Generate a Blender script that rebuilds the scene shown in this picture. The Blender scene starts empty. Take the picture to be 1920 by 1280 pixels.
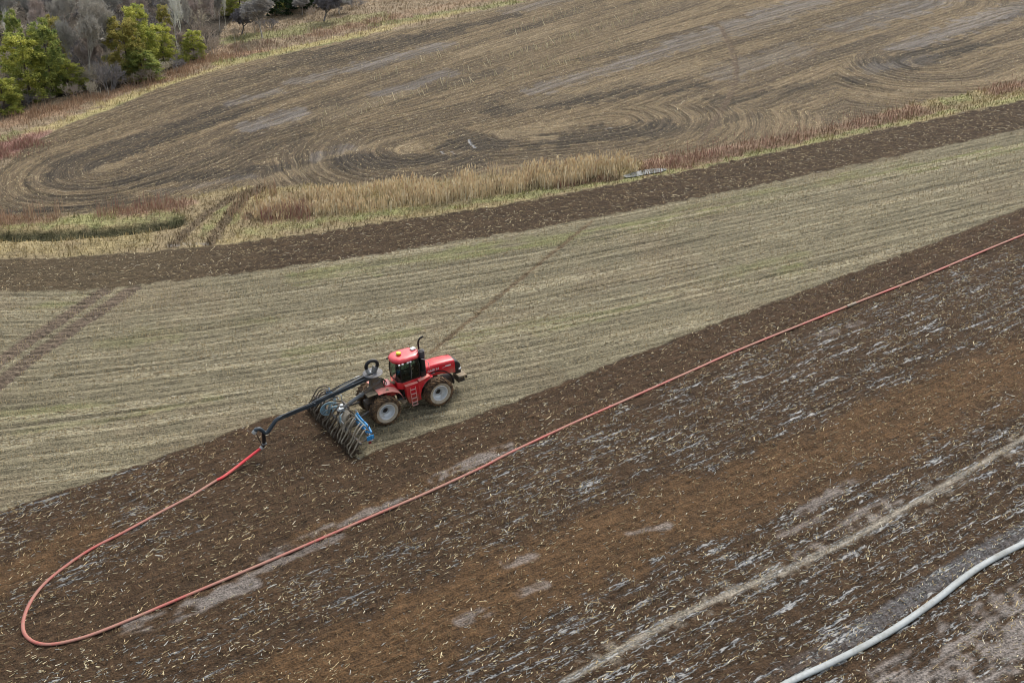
import bpy, math, random
import numpy as np
from math import radians, cos, sin, pi, atan2, sqrt
from mathutils import Matrix, Vector

scene = bpy.context.scene
COL = scene.collection

# ------------------------------------------------------------------ camera
FOC, PITCH, CAMH = 2000.0, 24.0, 39.54        # focal length in photo pixels (1920 wide), tilt below level, metres up
SLX, SLY = 0.05, 0.105                         # the hillside: rises to the right and away from the camera
cam_d = bpy.data.cameras.new("camera")
cam_d.sensor_width = 36.0
cam_d.lens = 36.0 * FOC / 1920.0
cam_d.clip_end = 6000.0
cam = bpy.data.objects.new("camera", cam_d)
COL.objects.link(cam)
cam.location = (0, 0, CAMH)
cam.rotation_euler = (radians(90 - PITCH), 0, 0)
scene.camera = cam

# ------------------------------------------------------------------ light: bright overcast spring day
SUN_EL, SUN_AZ = 52.0, 20.0                    # azimuth clockwise from +Y (away from the camera)
world = bpy.data.worlds.new("World")
scene.world = world
world.use_nodes = True
wn = world.node_tree
sky = wn.nodes.new("ShaderNodeTexSky")
sky.sky_type = 'NISHITA'
sky.sun_disc = False
sky.sun_elevation = radians(SUN_EL)
sky.sun_rotation = radians(SUN_AZ)
sky.air_density = 1.6
sky.dust_density = 5.0
sky.ozone_density = 1.0
hs = wn.nodes.new("ShaderNodeHueSaturation")
hs.inputs["Saturation"].default_value = 0.45
wn.links.new(sky.outputs["Color"], hs.inputs["Color"])
bg = wn.nodes["Background"]
bg.inputs["Strength"].default_value = 0.15
wn.links.new(hs.outputs["Color"], bg.inputs["Color"])
sun_d = bpy.data.lights.new("sun", 'SUN')
sun_d.energy = 1.5
sun_d.angle = radians(12)
sun_d.color = (1.0, 0.965, 0.91)
sun = bpy.data.objects.new("sun", sun_d)
COL.objects.link(sun)
d = Vector((sin(radians(SUN_AZ)) * cos(radians(SUN_EL)), cos(radians(SUN_AZ)) * cos(radians(SUN_EL)), sin(radians(SUN_EL))))
sun.rotation_euler = d.to_track_quat('Z', 'Y').to_euler()
scene.view_settings.view_transform = 'Standard'
scene.view_settings.look = 'None'
scene.view_settings.exposure = 0.38
scene.view_settings.gamma = 1.0
scene.cycles.filter_width = 1.0
scene.cycles.max_bounces = 6
scene.cycles.diffuse_bounces = 2
scene.cycles.glossy_bounces = 3
scene.cycles.transparent_max_bounces = 8

# ------------------------------------------------------------------ measuring: where a sight line of the photo meets the hillside
_cp, _sp = cos(radians(PITCH)), sin(radians(PITCH))

def G(x, y, h=0.0):
    dx, dy, dz = (x - 960) / FOC, _cp - _sp * (y - 640) / FOC, -_sp - _cp * (y - 640) / FOC
    t = (CAMH - h) / (SLX * dx + SLY * dy - dz)
    return np.array([dx * t, dy * t])

def GP(pts, h=0.0):
    return np.array([G(x, y, h) for x, y in pts])

def zplane(X, Y):
    X = np.asarray(X, float); Y = np.asarray(Y, float)
    far = np.maximum(Y - 235.0, 0)
    return SLX * np.clip(X, -160, 150) + SLY * np.minimum(Y, 235.0) + 0.105 * 90 * (1 - np.exp(-far / 90))

def lin(r, g, b):
    c = np.array([r, g, b], float) / 255.0
    return np.where(c <= 0.04045, c / 12.92, ((c + 0.055) / 1.055) ** 2.4)

# ------------------------------------------------------------------ value noise
def _hash(ix, iy, seed):
    h = (ix.astype(np.int64) * 374761393 + iy.astype(np.int64) * 668265263 + seed * 1442695041) & 0xFFFFFFFF
    h = ((h ^ (h >> 13)) * 1274126177) & 0xFFFFFFFF
    h = ((h ^ (h >> 16)) * 2246822519) & 0xFFFFFFFF
    return ((h ^ (h >> 15)) & 0xFFFFFF) / float(0xFFFFFF)

def vn(x, y, seed=0):
    fx, fy = np.floor(x), np.floor(y)
    tx, ty = x - fx, y - fy
    tx = tx * tx * (3 - 2 * tx); ty = ty * ty * (3 - 2 * ty)
    a = _hash(fx, fy, seed); b = _hash(fx + 1, fy, seed)
    c = _hash(fx, fy + 1, seed); e = _hash(fx + 1, fy + 1, seed)
    return (a * (1 - tx) + b * tx) * (1 - ty) + (c * (1 - tx) + e * tx) * ty

def fbm(x, y, seed=0, o=3):
    s = 0; w = 0.5; t = 0
    for k in range(o):
        s = s + w * vn(x * 2 ** k, y * 2 ** k, seed + k * 17); t += w; w *= 0.5
    return s / t

def sstep(a, b, x):
    t = np.clip((x - a) / (b - a), 0, 1)
    return t * t * (3 - 2 * t)

def segdist(X, Y, p, q):
    dx, dy = q[0] - p[0], q[1] - p[1]
    L = dx * dx + dy * dy + 1e-12
    t = np.clip(((X - p[0]) * dx + (Y - p[1]) * dy) / L, 0, 1)
    return np.hypot(X - p[0] - t * dx, Y - p[1] - t * dy), t * sqrt(L)

def polydist(X, Y, W):
    best = np.full(X.shape, 1e9); along = np.zeros(X.shape); acc = 0.0
    for p, q in zip(W[:-1], W[1:]):
        dd, s = segdist(X, Y, p, q)
        m = dd < best
        best = np.where(m, dd, best); along = np.where(m, acc + s, along)
        acc += float(np.hypot(*(q - p)))
    return best, along

def border(pts):
    W = GP(pts)
    W = W[np.argsort(W[:, 0])]
    s0 = (W[1] - W[0]) / (W[1, 0] - W[0, 0]); s1 = (W[-1] - W[-2]) / (W[-1, 0] - W[-2, 0])
    W = np.vstack([W[0] - s0 * 400, W, W[-1] + s1 * 400])
    return lambda X: np.interp(X, W[:, 0], W[:, 1])

L1 = border([(-60, 980), (0, 958), (100, 925), (200, 893), (300, 858), (400, 822), (460, 799), (520, 777), (577, 762),
             (672, 858), (690, 851), (800, 812), (900, 776), (1045, 722), (1280, 629), (1500, 548), (1700, 473), (1920, 388)])
L2 = border([(0, 545), (130, 545), (200, 541), (280, 532), (430, 515), (600, 492), (800, 462), (1000, 430), (1200, 392),
             (1400, 352), (1600, 310), (1750, 278), (1920, 240)])
L3 = border([(0, 487), (200, 478), (330, 466), (420, 458), (600, 435), (750, 412), (900, 392), (1100, 355), (1300, 318),
             (1500, 275), (1700, 234), (1920, 188)])
L4 = border([(0, 408), (150, 400), (300, 382), (440, 352), (640, 348), (900, 332), (1180, 303), (1300, 284), (1500, 250),
             (1700, 200), (1800, 178), (1920, 150)])
L5 = border([(-40, 345), (0, 318), (60, 268), (130, 232), (205, 205), (300, 165), (400, 133), (480, 112), (560, 95), (640, 78),
             (800, 46), (940, 14), (1010, 0)])
DITCH = GP([(-150, 445), (0, 441), (120, 438), (230, 430), (330, 415)])
DITCH2 = GP([(480, 402), (640, 388), (900, 358), (1050, 342), (1150, 330)])
DITCH3 = GP([(1270, 308), (1450, 272), (1600, 238), (1750, 205), (1920, 168), (2100, 128)])
REEDS = GP([(475, 402), (560, 392), (640, 385), (760, 374), (900, 356), (1030, 340), (1120, 328), (1190, 318)])

_f0, _f1 = G(690, 851), G(1920, 388)
FD = (_f1 - _f0) / np.hypot(*(_f1 - _f0)); FN = np.array([FD[1], -FD[0]])     # along and across the front passes

CORES = [GP([(205, 312), (420, 232), (700, 140), (960, 60), (1200, -10)]), GP([(768, 280), (1000, 215), (1330, 110), (1700, 0)]),
         GP([(945, 252), (1040, 244), (1150, 228)]), GP([(1740, 116), (1830, 88), (1980, 40)])]

def blobmask(X, Y, blobs, seed, rag=0.55):
    """soft ragged-edged capsules on the ground: (p, q, radius in metres, strength)"""
    out = np.zeros(X.shape)
    nz = (fbm(X * 0.9, Y * 0.9, seed, 3) - 0.5) * 2
    for (p, q, r, s) in blobs:
        P, Q = G(*p), G(*q)
        m = (X > min(P[0], Q[0]) - 3 * r) & (X < max(P[0], Q[0]) + 3 * r) & (Y > min(P[1], Q[1]) - 3 * r) & (Y < max(P[1], Q[1]) + 3 * r)
        if not m.any():
            continue
        dd, _ = segdist(X[m], Y[m], P, Q)
        out[m] = np.maximum(out[m], s * sstep(1.25, 0.65, dd / r + nz[m] * rag))
    return out

MUD = [((680, 125), (830, 85), 2.2, .9), ((560, 152), (680, 125), 1.7, .8), ((715, 176), (840, 136), 1.5, .9), ((480, 236), (545, 214), 2.0, .9),
       ((440, 192), (520, 170), 1.5, .7), ((1000, 170), (1160, 125), 2.0, .8), ((1160, 122), (1270, 90), 2.0, .9), ((1290, 80), (1450, 32), 3.2, .8),
       ((1350, 140), (1490, 92), 3.0, .7), ((1590, 50), (1770, -5), 3.4, .9), ((1690, 90), (1790, 56), 2.0, .9), ((1790, 56), (1930, 6), 2.6, .9),
       ((1440, 28), (1530, 0), 3.2, .8), ((960, 20), (1040, 0), 2.4, .6), ((600, 292), (650, 278), 1.4, .7), ((300, 360), (470, 330), .8, .5),
       ((1640, 130), (1740, 110), 2, .5)]
DARK = [((130, 318), (440, 205), 2.6, .85), ((230, 345), (560, 312), 1.5, .9), ((40, 372), (230, 372), 1.0, .6), ((600, 120), (860, 60), 1.6, .7), ((860, 250), (1000, 275), 1.2, .7), ((300, 330), (560, 255), 1.6, .7), ((640, 215), (940, 130), 1.3, .6), ((1100, 110), (1330, 50), 1.3, .5), ((960, 60), (1100, 15), 1.6, .6), ((1500, 120), (1650, 70), 1.3, .5), ((60, 345), (200, 360), .8, .6), ((420, 150), (600, 110), 1.4, .6), ((1240, 250), (1420, 215), 1.2, .5), ((560, 104), (770, 72), 2.6, .8), ((770, 72), (960, 30), 1.8, .8), ((110, 305), (260, 262), 2.2, .75), ((230, 338), (470, 322), 1.7, .85), ((600, 305), (760, 300), 2.4, .95),
        ((760, 300), (900, 300), 1.6, .8), ((930, 205), (1300, 158), 2.6, .8), ((1050, 262), (1230, 240), 2.8, .8), ((1640, 126), (1810, 84), 3.2, .8),
        ((1350, 192), (1620, 150), 2.0, .7), ((850, 272), (930, 272), 2.0, .9), ((20, 398), (160, 388), 0.6, .8), ((160, 388), (300, 372), .6, .7),
        ((300, 250), (500, 190), 1.6, .6), ((440, 262), (640, 190), 2.0, .5), ((1300, 205), (1500, 185), 1.4, .5), ((1820, 62), (1930, 20), 1.0, .6)]
PALE = [((196, 316), (228, 309), 1.0, .9), ((756, 280), (778, 270), 1.5, .9), ((955, 250), (1045, 234), 1.8, .9), ((1005, 259), (1035, 258), .8, .9),
        ((480, 345), (600, 308), 1.3, .6), ((600, 300), (740, 258), .6, .7), ((1650, 180), (1920, 140), .9, .7), ((1840, 92), (1930, 78), .6, .6),
        ((520, 235), (620, 205), 1.3, .6), ((880, 100), (1060, 50), 2.2, .6), ((980, 195), (1330, 120), 2.0, .45), ((620, 215), (760, 175), 1.8, .6)]
GLINT = [((879, 263), (883, 270), .13, 1), ((883, 270), (892, 278), .13, 1), ((826, 284), (834, 289), .10, .8), ((845, 284), (852, 288), .09, .7),
         ((1136, 242), (1148, 240), .09, .7), ((318, 459), (392, 456), .30, .35)]
FMUD = [((1700, 1290), (1940, 1130), 1.3, 1.0), ((1800, 1300), (1940, 1215), .9, 1.0), ((1820, 1180), (1940, 1100), .6, .9), ((255, 1172), (330, 1152), .55, .8), ((330, 1150), (470, 1092), .55, .9), ((440, 1092), (640, 1003), .28, .7), ((640, 985), (720, 950), .35, .7), ((500, 1045), (620, 985), .4, .7),
        ((700, 958), (770, 925), .25, .8), ((815, 898), (950, 836), .4, .9), ((1740, 1262), (1930, 1120), 1.1, .95), ((1830, 1290), (1930, 1190), .7, .9), ((1500, 962), (1560, 925), .35, .8),
        ((1545, 935), (1610, 900), .3, .7), ((1460, 1005), (1540, 968), .3, .6), ((1590, 985), (1680, 935), .45, .8), ((1500, 1045), (1580, 990), .35, .6), ((860, 1165), (920, 1145), .35, .8),
        ((950, 1055), (1000, 1045), .35, .7), ((980, 1110), (1020, 1095), .3, .7), ((1180, 1000), (1250, 985), .25, .7), ((1590, 612), (1640, 600), .35, .9), ((1535, 628), (1570, 622), .3, .8)]
PALELINE = GP([(1060, 1275), (1085, 1262), (1180, 1208), (1280, 1150), (1400, 1098), (1480, 1065), (1600, 1008), (1700, 950), (1820, 880), (1930, 815)])
BROWN = [((500, 1320), (900, 1120), 2.6, .95), ((900, 1120), (1300, 950), 2.7, .95), ((1300, 950), (1940, 665), 2.2, .95), ((0, 1085), (170, 995), 1.4, .8),
         ((1300, 1000), (1940, 735), 1.2, .5), ((560, 1010), (960, 830), .5, .7)]
WHITE_HOSE = [(700, 1700), (1000, 1540), (1240, 1410), (1380, 1334), (1480, 1280), (1560, 1243), (1640, 1202), (1700, 1165), (1760, 1122), (1800, 1090), (1850, 1056), (1920, 1020), (2010, 980), (2160, 915), (2400, 800), (2700, 660)]
HOSETRACK = GP([(1400, 1290), (1560, 1215), (1680, 1140), (1760, 1085), (1850, 1030), (1940, 985)])
TRK1 = GP([(-40, 712), (0, 676), (60, 634), (130, 588), (205, 538)])
TRK2 = GP([(-40, 752), (0, 716), (70, 662), (150, 606), (250, 540)])
XT1 = GP([(325, 462), (350, 432), (385, 402), (440, 368), (500, 345)])
XT2 = GP([(390, 460), (412, 428), (432, 398), (462, 368), (520, 344)])
DRAG = GP([(808, 660), (870, 608), (960, 535), (1040, 470), (1110, 414)])
ARC = GP([(1352, 50), (1360, 68), (1374, 98), (1381, 130), (1376, 165), (1360, 196), (1335, 232), (1312, 266)])
ARC2 = GP([(1620, 35), (1560, 72), (1500, 115), (1450, 150), (1420, 172)])
GREENS = [((380, 440), (430, 380), .5, .9), ((40, 418), (200, 412), 1.2, .9), ((200, 416), (330, 405), .8, .7), ((470, 435), (580, 420), 1.0, .8), ((600, 412), (720, 400), 1.0, 1),
          ((720, 400), (860, 385), .9, .9), ((860, 382), (1030, 358), 1.0, .9), ((1030, 358), (1200, 330), .8, .9), ((1230, 325), (1500, 270), 1.0, .9), ((1500, 268), (1760, 212), 1.0, .9),
          ((1760, 212), (1930, 182), .7, .8), ((1780, 187), (1800, 182), 1.2, .9), ((430, 415), (450, 405), 1, .7), ((1340, 310), (1420, 300), .7, .6)]
REDB = [((0, 412), (100, 405), 1.3, .8), ((230, 395), (350, 380), 1.2, .8), ((490, 400), (560, 390), 1.6, .9), ((1230, 312), (1330, 290), 2.0, .9), ((1330, 286), (1520, 245), 2.0, .9),
        ((1520, 245), (1720, 205), 1.8, .9), ((1860, 168), (1930, 155), 1.5, .9), ((1040, 345), (1150, 330), .8, .7), ((0, 290), (60, 258), 2.2, .9), ((1700, 205), (1760, 200), 1, .5)]
SGREEN = [((560, 520), (900, 470), 1.5, .6), ((900, 470), (1280, 410), 1.6, .7), ((1280, 400), (1700, 310), 1.6, .6), ((1700, 318), (1930, 272), 1.0, .8), ((0, 780), (200, 760), 1.0, .5),
          ((560, 660), (760, 620), 1.2, .5), ((30, 815), (400, 745), .6, .6), ((880, 640), (1180, 570), 1.2, .5), ((1400, 520), (1500, 505), .9, .8), ((200, 640), (500, 600), 1.2, .3),
          ((20, 590), (150, 560), 1.0, .5), ((1200, 560), (1500, 480), 1.0, .35)]
UPGREEN = [((150, 225), (330, 158), 1.2, .8), ((440, 75), (560, 60), 2.4, .7), ((420, 118), (660, 72), 1.8, .8), ((560, 55), (700, 30), 2.5, .5), ((700, 48), (960, 5), 1.5, .7), ((0, 262), (30, 250), 1.2, .6)]
UPTAN = [((60, 250), (200, 205), 1.4, .8), ((200, 195), (420, 128), 1.5, .95), ((420, 122), (520, 104), 1.6, .6), ((520, 98), (720, 55), 1.3, .9), ((720, 52), (880, 20), 1.0, .7)]
UPRED = [((0, 232), (130, 200), 2.5, .8), ((130, 196), (300, 150), 1.6, .7), ((300, 145), (420, 108), 1.6, .6), ((430, 104), (490, 98), 1.6, 1), ((600, 62), (740, 32), 2.2, .6), ((740, 30), (900, 0), 1.6, .4), ((330, 120), (420, 90), 2.5, .5)]
RANDS = np.random.RandomState(7)

WOOD = GP([(-120, 250), (0, 213), (60, 192), (130, 180), (205, 170), (260, 157), (310, 134), (370, 110), (402, 92), (412, 66), (440, 30), (480, 10), (660, -12), (660, -60), (-400, -60)])

def inside(X, Y, W):
    r = np.zeros(X.shape, bool); j = len(W) - 1
    for i in range(len(W)):
        (xi, yi), (xj, yj) = W[i], W[j]
        c = ((yi > Y) != (yj > Y)) & (X < (xj - xi) * (Y - yi) / (yj - yi + 1e-12) + xi)
        r ^= c; j = i
    return r

def fields(X, Y):
    """everything about the ground at given places: bumps, colour, wetness, chaff, row coordinates, zone"""
    N = X.shape
    b1, b2, b3, b4, b5 = L1(X), L2(X), L3(X), L4(X), L5(X)
    wob = (fbm(X * 1.3, Y * 1.3, 3, 3) - .5) * 1.1
    wob2 = (fbm(X * 0.35, Y * 0.35, 4, 3) - .5) * 3.0
    front = sstep(0.12, -0.12, Y - b1 + wob * 0.5)
    strip = sstep(-0.15, 0.15, Y - b2 + wob * .7) * sstep(0.2, -0.2, Y - b3 + wob * .9)
    stub = (1 - front) * sstep(0.15, -0.15, Y - b2 + wob * .7)
    far = sstep(-0.7, 0.7, Y - b4 + wob * 1.4 + wob2 * .35) * sstep(.7, -.7, Y - b5 + wob * 1.6 + wob2 * .3)
    upper = sstep(-.7, .7, Y - b5 + wob * 1.6 + wob2 * .3)
    verge = np.clip(1 - front - strip - stub - far - upper, 0, 1)
    # row coordinates
    uf = (X - _f0[0]) * FN[0] + (Y - _f0[1]) * FN[1]
    vf = (X - _f0[0]) * FD[0] + (Y - _f0[1]) * FD[1]
    us = (Y - b2) * 0.975
    dc = [polydist(X, Y, c)[0] for c in CORES]
    n_w = fbm(X * .5, Y * .5, 72, 2)
    uE = np.minimum(np.minimum(dc[0], dc[1]), np.minimum(dc[2] + 1.0, dc[3] + 3.5))
    uE = uE + (fbm(X * .10, Y * .10, 71, 2) - .5) * 1.4 + (n_w - .5) * .5
    vE = X * .93 + Y * .36
    u = np.where(front > .5, uf, np.where(far > .5, uE, us))
    v = np.where(front > .5, vf, np.where(far > .5, vE, X))
    col = np.zeros(N + (3,)); den = np.zeros(N); fleck = np.zeros(N); rough = np.ones(N) * .95; z = np.zeros(N); straw = np.zeros(N)

    def put(w, c):
        nonlocal col
        col = col * (1 - w[..., None]) + np.asarray(c) * w[..., None]
    n_big = fbm(X * .16, Y * .16, 11, 3); n_mid = fbm(X * .7, Y * .7, 12, 3); n_fine = fbm(X * 2.4, Y * 2.4, 13, 3)
    # --- stubble field
    row1 = fbm(us * 1.3, X * .035, 21, 3); row2 = fbm(us * 3.4, X * .09, 22, 2); row3 = vn(us * .5, X * .015, 23)
    row1 = .2 + .6 * sstep(.2, .8, row1); row2 = sstep(.2, .8, row2); fine_row = sstep(.2, .8, fbm(us * 7.0, X * .5, 27, 2))
    rsin = .5 + .5 * np.sin(us * 2 * pi / .76 + 1.2 * n_mid)
    c = lin(120, 113, 92)[None] * (0.40 + .12 * row1 + .22 * row2 + .26 * fine_row + .20 * n_mid + .12 * row3 + .14 * rsin)[..., None]
    c = c * (1 - .18 * sstep(.52, .7, n_big)[..., None]) + lin(124, 103, 84) * (.18 * sstep(.52, .7, n_big)[..., None])
    gm = blobmask(X, Y, SGREEN, 31, .9) * sstep(.25, .75, fbm(us * 1.2, X * .25, 32, 3))
    c = c * (1 - gm[..., None] * .75) + lin(116, 122, 68) * gm[..., None] * .75
    gap = sstep(.55, .70, vn(us / .76 * 1.5 + 9, X * .018, 25)) * sstep(.46, .66, vn(us * 4.2, X * .08, 26))
    c = c * (1 - .34 * gap[..., None])
    pln = sstep(.60, .72, vn(us / .76 * .9 + .5, X * .02, 28) * .5 + .5 * vn(us * 3.4 + 3, X * .08, 29))
    c = c * (1 - .5 * pln[..., None]) + lin(172, 164, 138) * (.5 * pln[..., None])
    put(np.ones(N), c)
    fleck = fleck + stub * (.25 + .4 * row2); straw = straw + stub * (2.5 + 5 * row2 * n_mid + 34 * pln)
    z = z + stub * (.035 * np.sin(us * 2 * pi / .76) + .05 * (n_fine - .5) - .05 * gap)
    # tracks in the stubble
    for W in (TRK1, TRK2):
        dd, s = polydist(X, Y, W)
        m = sstep(.85, .6, dd + (n_fine - .5) * .3) * stub
        tread = sstep(.35, .65, .5 + .5 * np.sin(2 * pi * (s * 1.7 + np.abs(dd) * .9)))
        put(m * .92, lin(106, 92, 79)[None] * (.55 + .60 * tread + .3 * (n_fine - .5))[..., None])
        z = z - m * (.05 + .06 * (1 - tread))
        straw = straw * (1 - .8 * m); fleck = fleck * (1 - .7 * m)
    dd, s = polydist(X, Y, DRAG)
    m = sstep(.30, .10, dd + (n_fine - .5) * .25) * stub
    put(m * .9, lin(92, 76, 57)[None] * (.7 + .6 * n_fine)[..., None]); z = z - m * .06; straw = straw * (1 - .8 * m)
    # --- worked headland strip
    dk = lin(69, 54, 38)[None] * (.40 + .55 * n_fine + .35 * fbm(us * 2.2, X * .2, 41, 2))[..., None]
    lf = sstep(-18, -34, X) * .55
    dk = dk * (1 - lf[..., None]) + lin(88, 77, 58) * lf[..., None]
    put(strip, dk); straw = straw * (1 - strip) + strip * (5 + 8 * n_mid * n_mid); fleck = fleck * (1 - strip) + strip * .10
    z = z + strip * (.15 * (n_fine - .5) + .08 * (fbm(X * 5.0, Y * 5.0, 85, 2) - .5))
    # --- far field
    f1 = fbm(uE * .55, vE * .02, 51, 3); f2 = fbm(uE * 1.9, vE * .05, 52, 3); f3 = fbm(uE * .16, vE * .012, 53, 2)
    ridge = .5 + .5 * np.sin(uE * 2 * pi / .9)
    f1 = sstep(.25, .75, f1); f2 = sstep(.25, .75, f2); ffine = sstep(.2, .8, fbm(uE * 5.0, vE * .35, 58, 2))
    fc = lin(112, 97, 76)[None] * (.34 + .24 * f1 + .28 * f2 + .30 * ffine + .25 * (f3 - .4) + .22 * n_fine)[..., None]
    darkn = sstep(.44, .70, fbm(uE * .42 + 7, vE * .035, 54, 3) + .25 * (n_mid - .5)) * .6
    fc = fc * (1 - darkn[..., None]) + lin(70, 61, 52) * darkn[..., None]
    mk = np.clip(blobmask(X, Y, DARK, 55, .8) * (.55 + .65 * sstep(.3, .6, fbm(uE * .9, vE * .06, 59, 2))), 0, 1)
    fc = fc * (1 - .9 * mk[..., None]) + lin(56, 50, 44)[None] * (.45 + .5 * ffine + .25 * f2 + .2 * n_fine)[..., None] * (.9 * mk[..., None])
    mt = blobmask(X, Y, PALE, 56, .6)
    fc = fc * (1 - .75 * mt[..., None]) + lin(134, 118, 93)[None] * (.7 + .35 * ffine + .1 * n_fine)[..., None] * (.75 * mt[..., None])
    mm = blobmask(X, Y, MUD, 57, .9) * (.35 + .65 * sstep(.2, .6, ffine * .6 + f2 * .4))
    fc = fc * (1 - .8 * mm[..., None]) + lin(111, 106, 102)[None] * (.72 + .35 * f2 + .2 * n_mid)[..., None] * (.8 * mm[..., None])
    fc = fc * (.84 + .26 * sstep(.2, .8, ridge + (f2 - .5)))[..., None]
    put(far, fc)
    fs = np.clip(5 + 12 * ffine * (1 - .5 * darkn) * (.4 + .6 * f2) - 9 * mm, 0.6, 30) * (1 - .6 * mk)
    straw = straw * (1 - far) + far * fs; fleck = fleck * (1 - far) + far * (.42 - .3 * mm - .1 * mk)
    z = z + far * (.05 * np.sin(uE * 2 * pi / .9) + .07 * (n_fine - .5)) * (1 - .8 * mm) * (1 - .7 * mt)
    den = den + far * .10 * mk
    for W, wd in ((ARC, .34), (ARC2, .22)):
        dd, s = polydist(X, Y, W)
        m = sstep(wd + .15, wd - .1, dd + (n_fine - .5) * .2) * far * (.85 if wd > .3 else .5)
        put(m, lin(92, 78, 64)); z = z - m * .05; straw = straw * (1 - .7 * m)
    # --- verge along the ditch
    vc = lin(152, 138, 102)[None] * (.55 + .5 * n_mid + .4 * n_fine)[..., None]
    vc = vc * (1 - .5 * sstep(.45, .65, n_big)[..., None]) + lin(132, 116, 96) * (.5 * sstep(.45, .65, n_big)[..., None])
    g = blobmask(X, Y, GREENS, 61, .9)
    g = g * (.35 + .65 * sstep(.3, .6, n_mid)); vc = vc * (1 - .7 * g[..., None]) + lin(124, 130, 82)[None] * (.6 + .5 * n_fine + .3 * n_mid)[..., None] * (.7 * g[..., None])
    r = blobmask(X, Y, REDB, 62, .8)
    vc = vc * (1 - .8 * r[..., None]) + lin(138, 108, 96)[None] * (.6 + .5 * n_fine + .3 * n_mid)[..., None] * (.8 * r[..., None])
    for W, dep, dk_ in ((DITCH, .8, 1.0), (DITCH2, .4, .6), (DITCH3, .25, .22)):
        dd, s = polydist(X, Y, W)
        m = np.exp(-((dd + (n_fine - .5) * .8) / 1.05) ** 2) * verge
        z = z - dep * m
        vc = vc * (1 - .85 * dk_ * sstep(.12, .6, m)[..., None]) + lin(56, 60, 40) * (.85 * dk_ * sstep(.12, .6, m)[..., None])  # the ditch's shade, painted dark green into the ground and blade colour
    put(verge, vc)
    for W in (XT1, XT2):
        dd, s = polydist(X, Y, W)
        m = sstep(.75, .4, dd + (n_fine - .5) * .5) * sstep(-2, .5, b5 - Y) * np.clip(verge + far, 0, 1)
        tread = sstep(.35, .65, .5 + .5 * np.sin(2 * pi * (s * 2.4 + dd * .9)))
        put(m * .9, lin(98, 84, 66)[None] * (.55 + .45 * tread + .3 * n_fine)[..., None]); z = z - m * (.06 + .03 * (1 - tread)); straw = straw * (1 - .8 * m)
    straw = straw * (1 - verge) + verge * 2; fleck = fleck * (1 - verge) + verge * .2
    # --- rough grass by the trees
    uc = lin(140, 124, 102)[None] * (.55 + .5 * n_mid + .4 * n_fine)[..., None]
    for B, cc, sd in ((UPRED, lin(150, 122, 98), 63), (UPGREEN, lin(128, 133, 82), 64), (UPTAN, lin(172, 158, 112), 65)):
        k = blobmask(X, Y, B, sd, .9) * .85
        uc = uc * (1 - k[..., None]) + cc[None] * (.62 + .45 * n_fine + .3 * n_mid)[..., None] * k[..., None]
    red = blobmask(X, Y, [((-20, 292), (66, 256), 2.2, 1)], 66, .7)
    uc = uc * (1 - .8 * red[..., None]) + lin(148, 112, 104) * (.8 * red[..., None])
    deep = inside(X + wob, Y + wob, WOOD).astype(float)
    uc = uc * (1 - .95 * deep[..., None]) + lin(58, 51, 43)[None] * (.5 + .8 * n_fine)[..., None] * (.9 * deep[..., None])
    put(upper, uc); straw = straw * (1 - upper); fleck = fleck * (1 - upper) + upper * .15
    z = z + (upper + verge) * .12 * (n_mid - .5)
    # --- the worked ground in front
    g1 = fbm(uf * 1.5, vf * .10, 81, 3); g2 = fbm(uf * 4.0, vf * .5, 82, 2)
    n_cl = fbm(X * 5.0, Y * 5.0, 85, 2); fr = lin(70, 53, 37)[None] * (.22 + .45 * n_fine + .40 * n_cl + .28 * g1 + .25 * g2)[..., None]
    br = blobmask(X, Y, BROWN, 83, .55)
    fr = fr * (1 - .8 * br[..., None]) + lin(94, 71, 47)[None] * (.42 + .35 * n_fine + .35 * n_cl + .3 * g1)[..., None] * (.8 * br[..., None])
    # how much pale liquid lies on it, by pass
    rt = sstep(3.6, 5.4, uf + (n_mid - .5) * 1.5) * sstep(-8, 6, vf)
    lft = sstep(4.5, 1.2, uf) * sstep(-6, -14, vf) * .9
    low = sstep(6.6, 8.5, uf + (n_mid - .5) * 1.5)
    dw = np.clip(np.maximum(np.maximum(rt * .95, low * .85), lft), 0, 1)
    dw = dw * (1 - .85 * br) + sstep(14.5, 16.5, uf) * .2
    dw = np.clip(dw, .10, 1)
    wm = blobmask(X, Y, FMUD, 84, .9) * sstep(.36, .58, .6 * fbm(uf * 2.6, vf * .35, 86, 3) + .4 * n_fine)
    dd, s = polydist(X, Y, PALELINE)
    pl = sstep(.26, .08, dd + (n_fine - .5) * .25) * (.85 + .3 * n_cl) + .6 * sstep(1.1, .1, dd + (n_mid - .5) * 1.8) * sstep(.5, .62, n_fine)
    pl = np.clip(pl, 0, 1)
    fr = fr * (1 - .8 * pl[..., None]) + lin(154, 147, 134)[None] * (.75 + .4 * n_fine)[..., None] * (.85 * pl[..., None])
    fr = fr * (1 - .75 * wm[..., None]) + lin(146, 139, 134)[None] * (.75 + .3 * n_mid)[..., None] * (.75 * wm[..., None])
    dd, s = polydist(X, Y, HOSETRACK)
    m = sstep(.62, .35, dd + (n_fine - .5) * .3) * sstep(6, 16, vf) * (.55 + .45 * n_mid)
    tread = sstep(.3, .7, .5 + .5 * np.sin(2 * pi * (s * 2.7 + dd * 1.3)))
    fr = fr * (1 - .7 * m[..., None]) + lin(110, 112, 116)[None] * (.58 + .6 * tread)[..., None] * (.7 * m[..., None])
    put(front, fr)
    rough = rough - front * (.15 * wm + .1 * dw)
    den = den * (1 - front) + front * dw * (1 - .8 * wm)
    fleck = fleck * (1 - front) + front * .08
    straw = straw * (1 - front) + front * np.clip((4.5 + 20 * dw * sstep(.38, .62, g2) + 14 * sstep(.5, .7, n_mid) * g1 - 10 * wm) * (1 - .35 * br), 1.5, 60) * (1 - .6 * pl)
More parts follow.
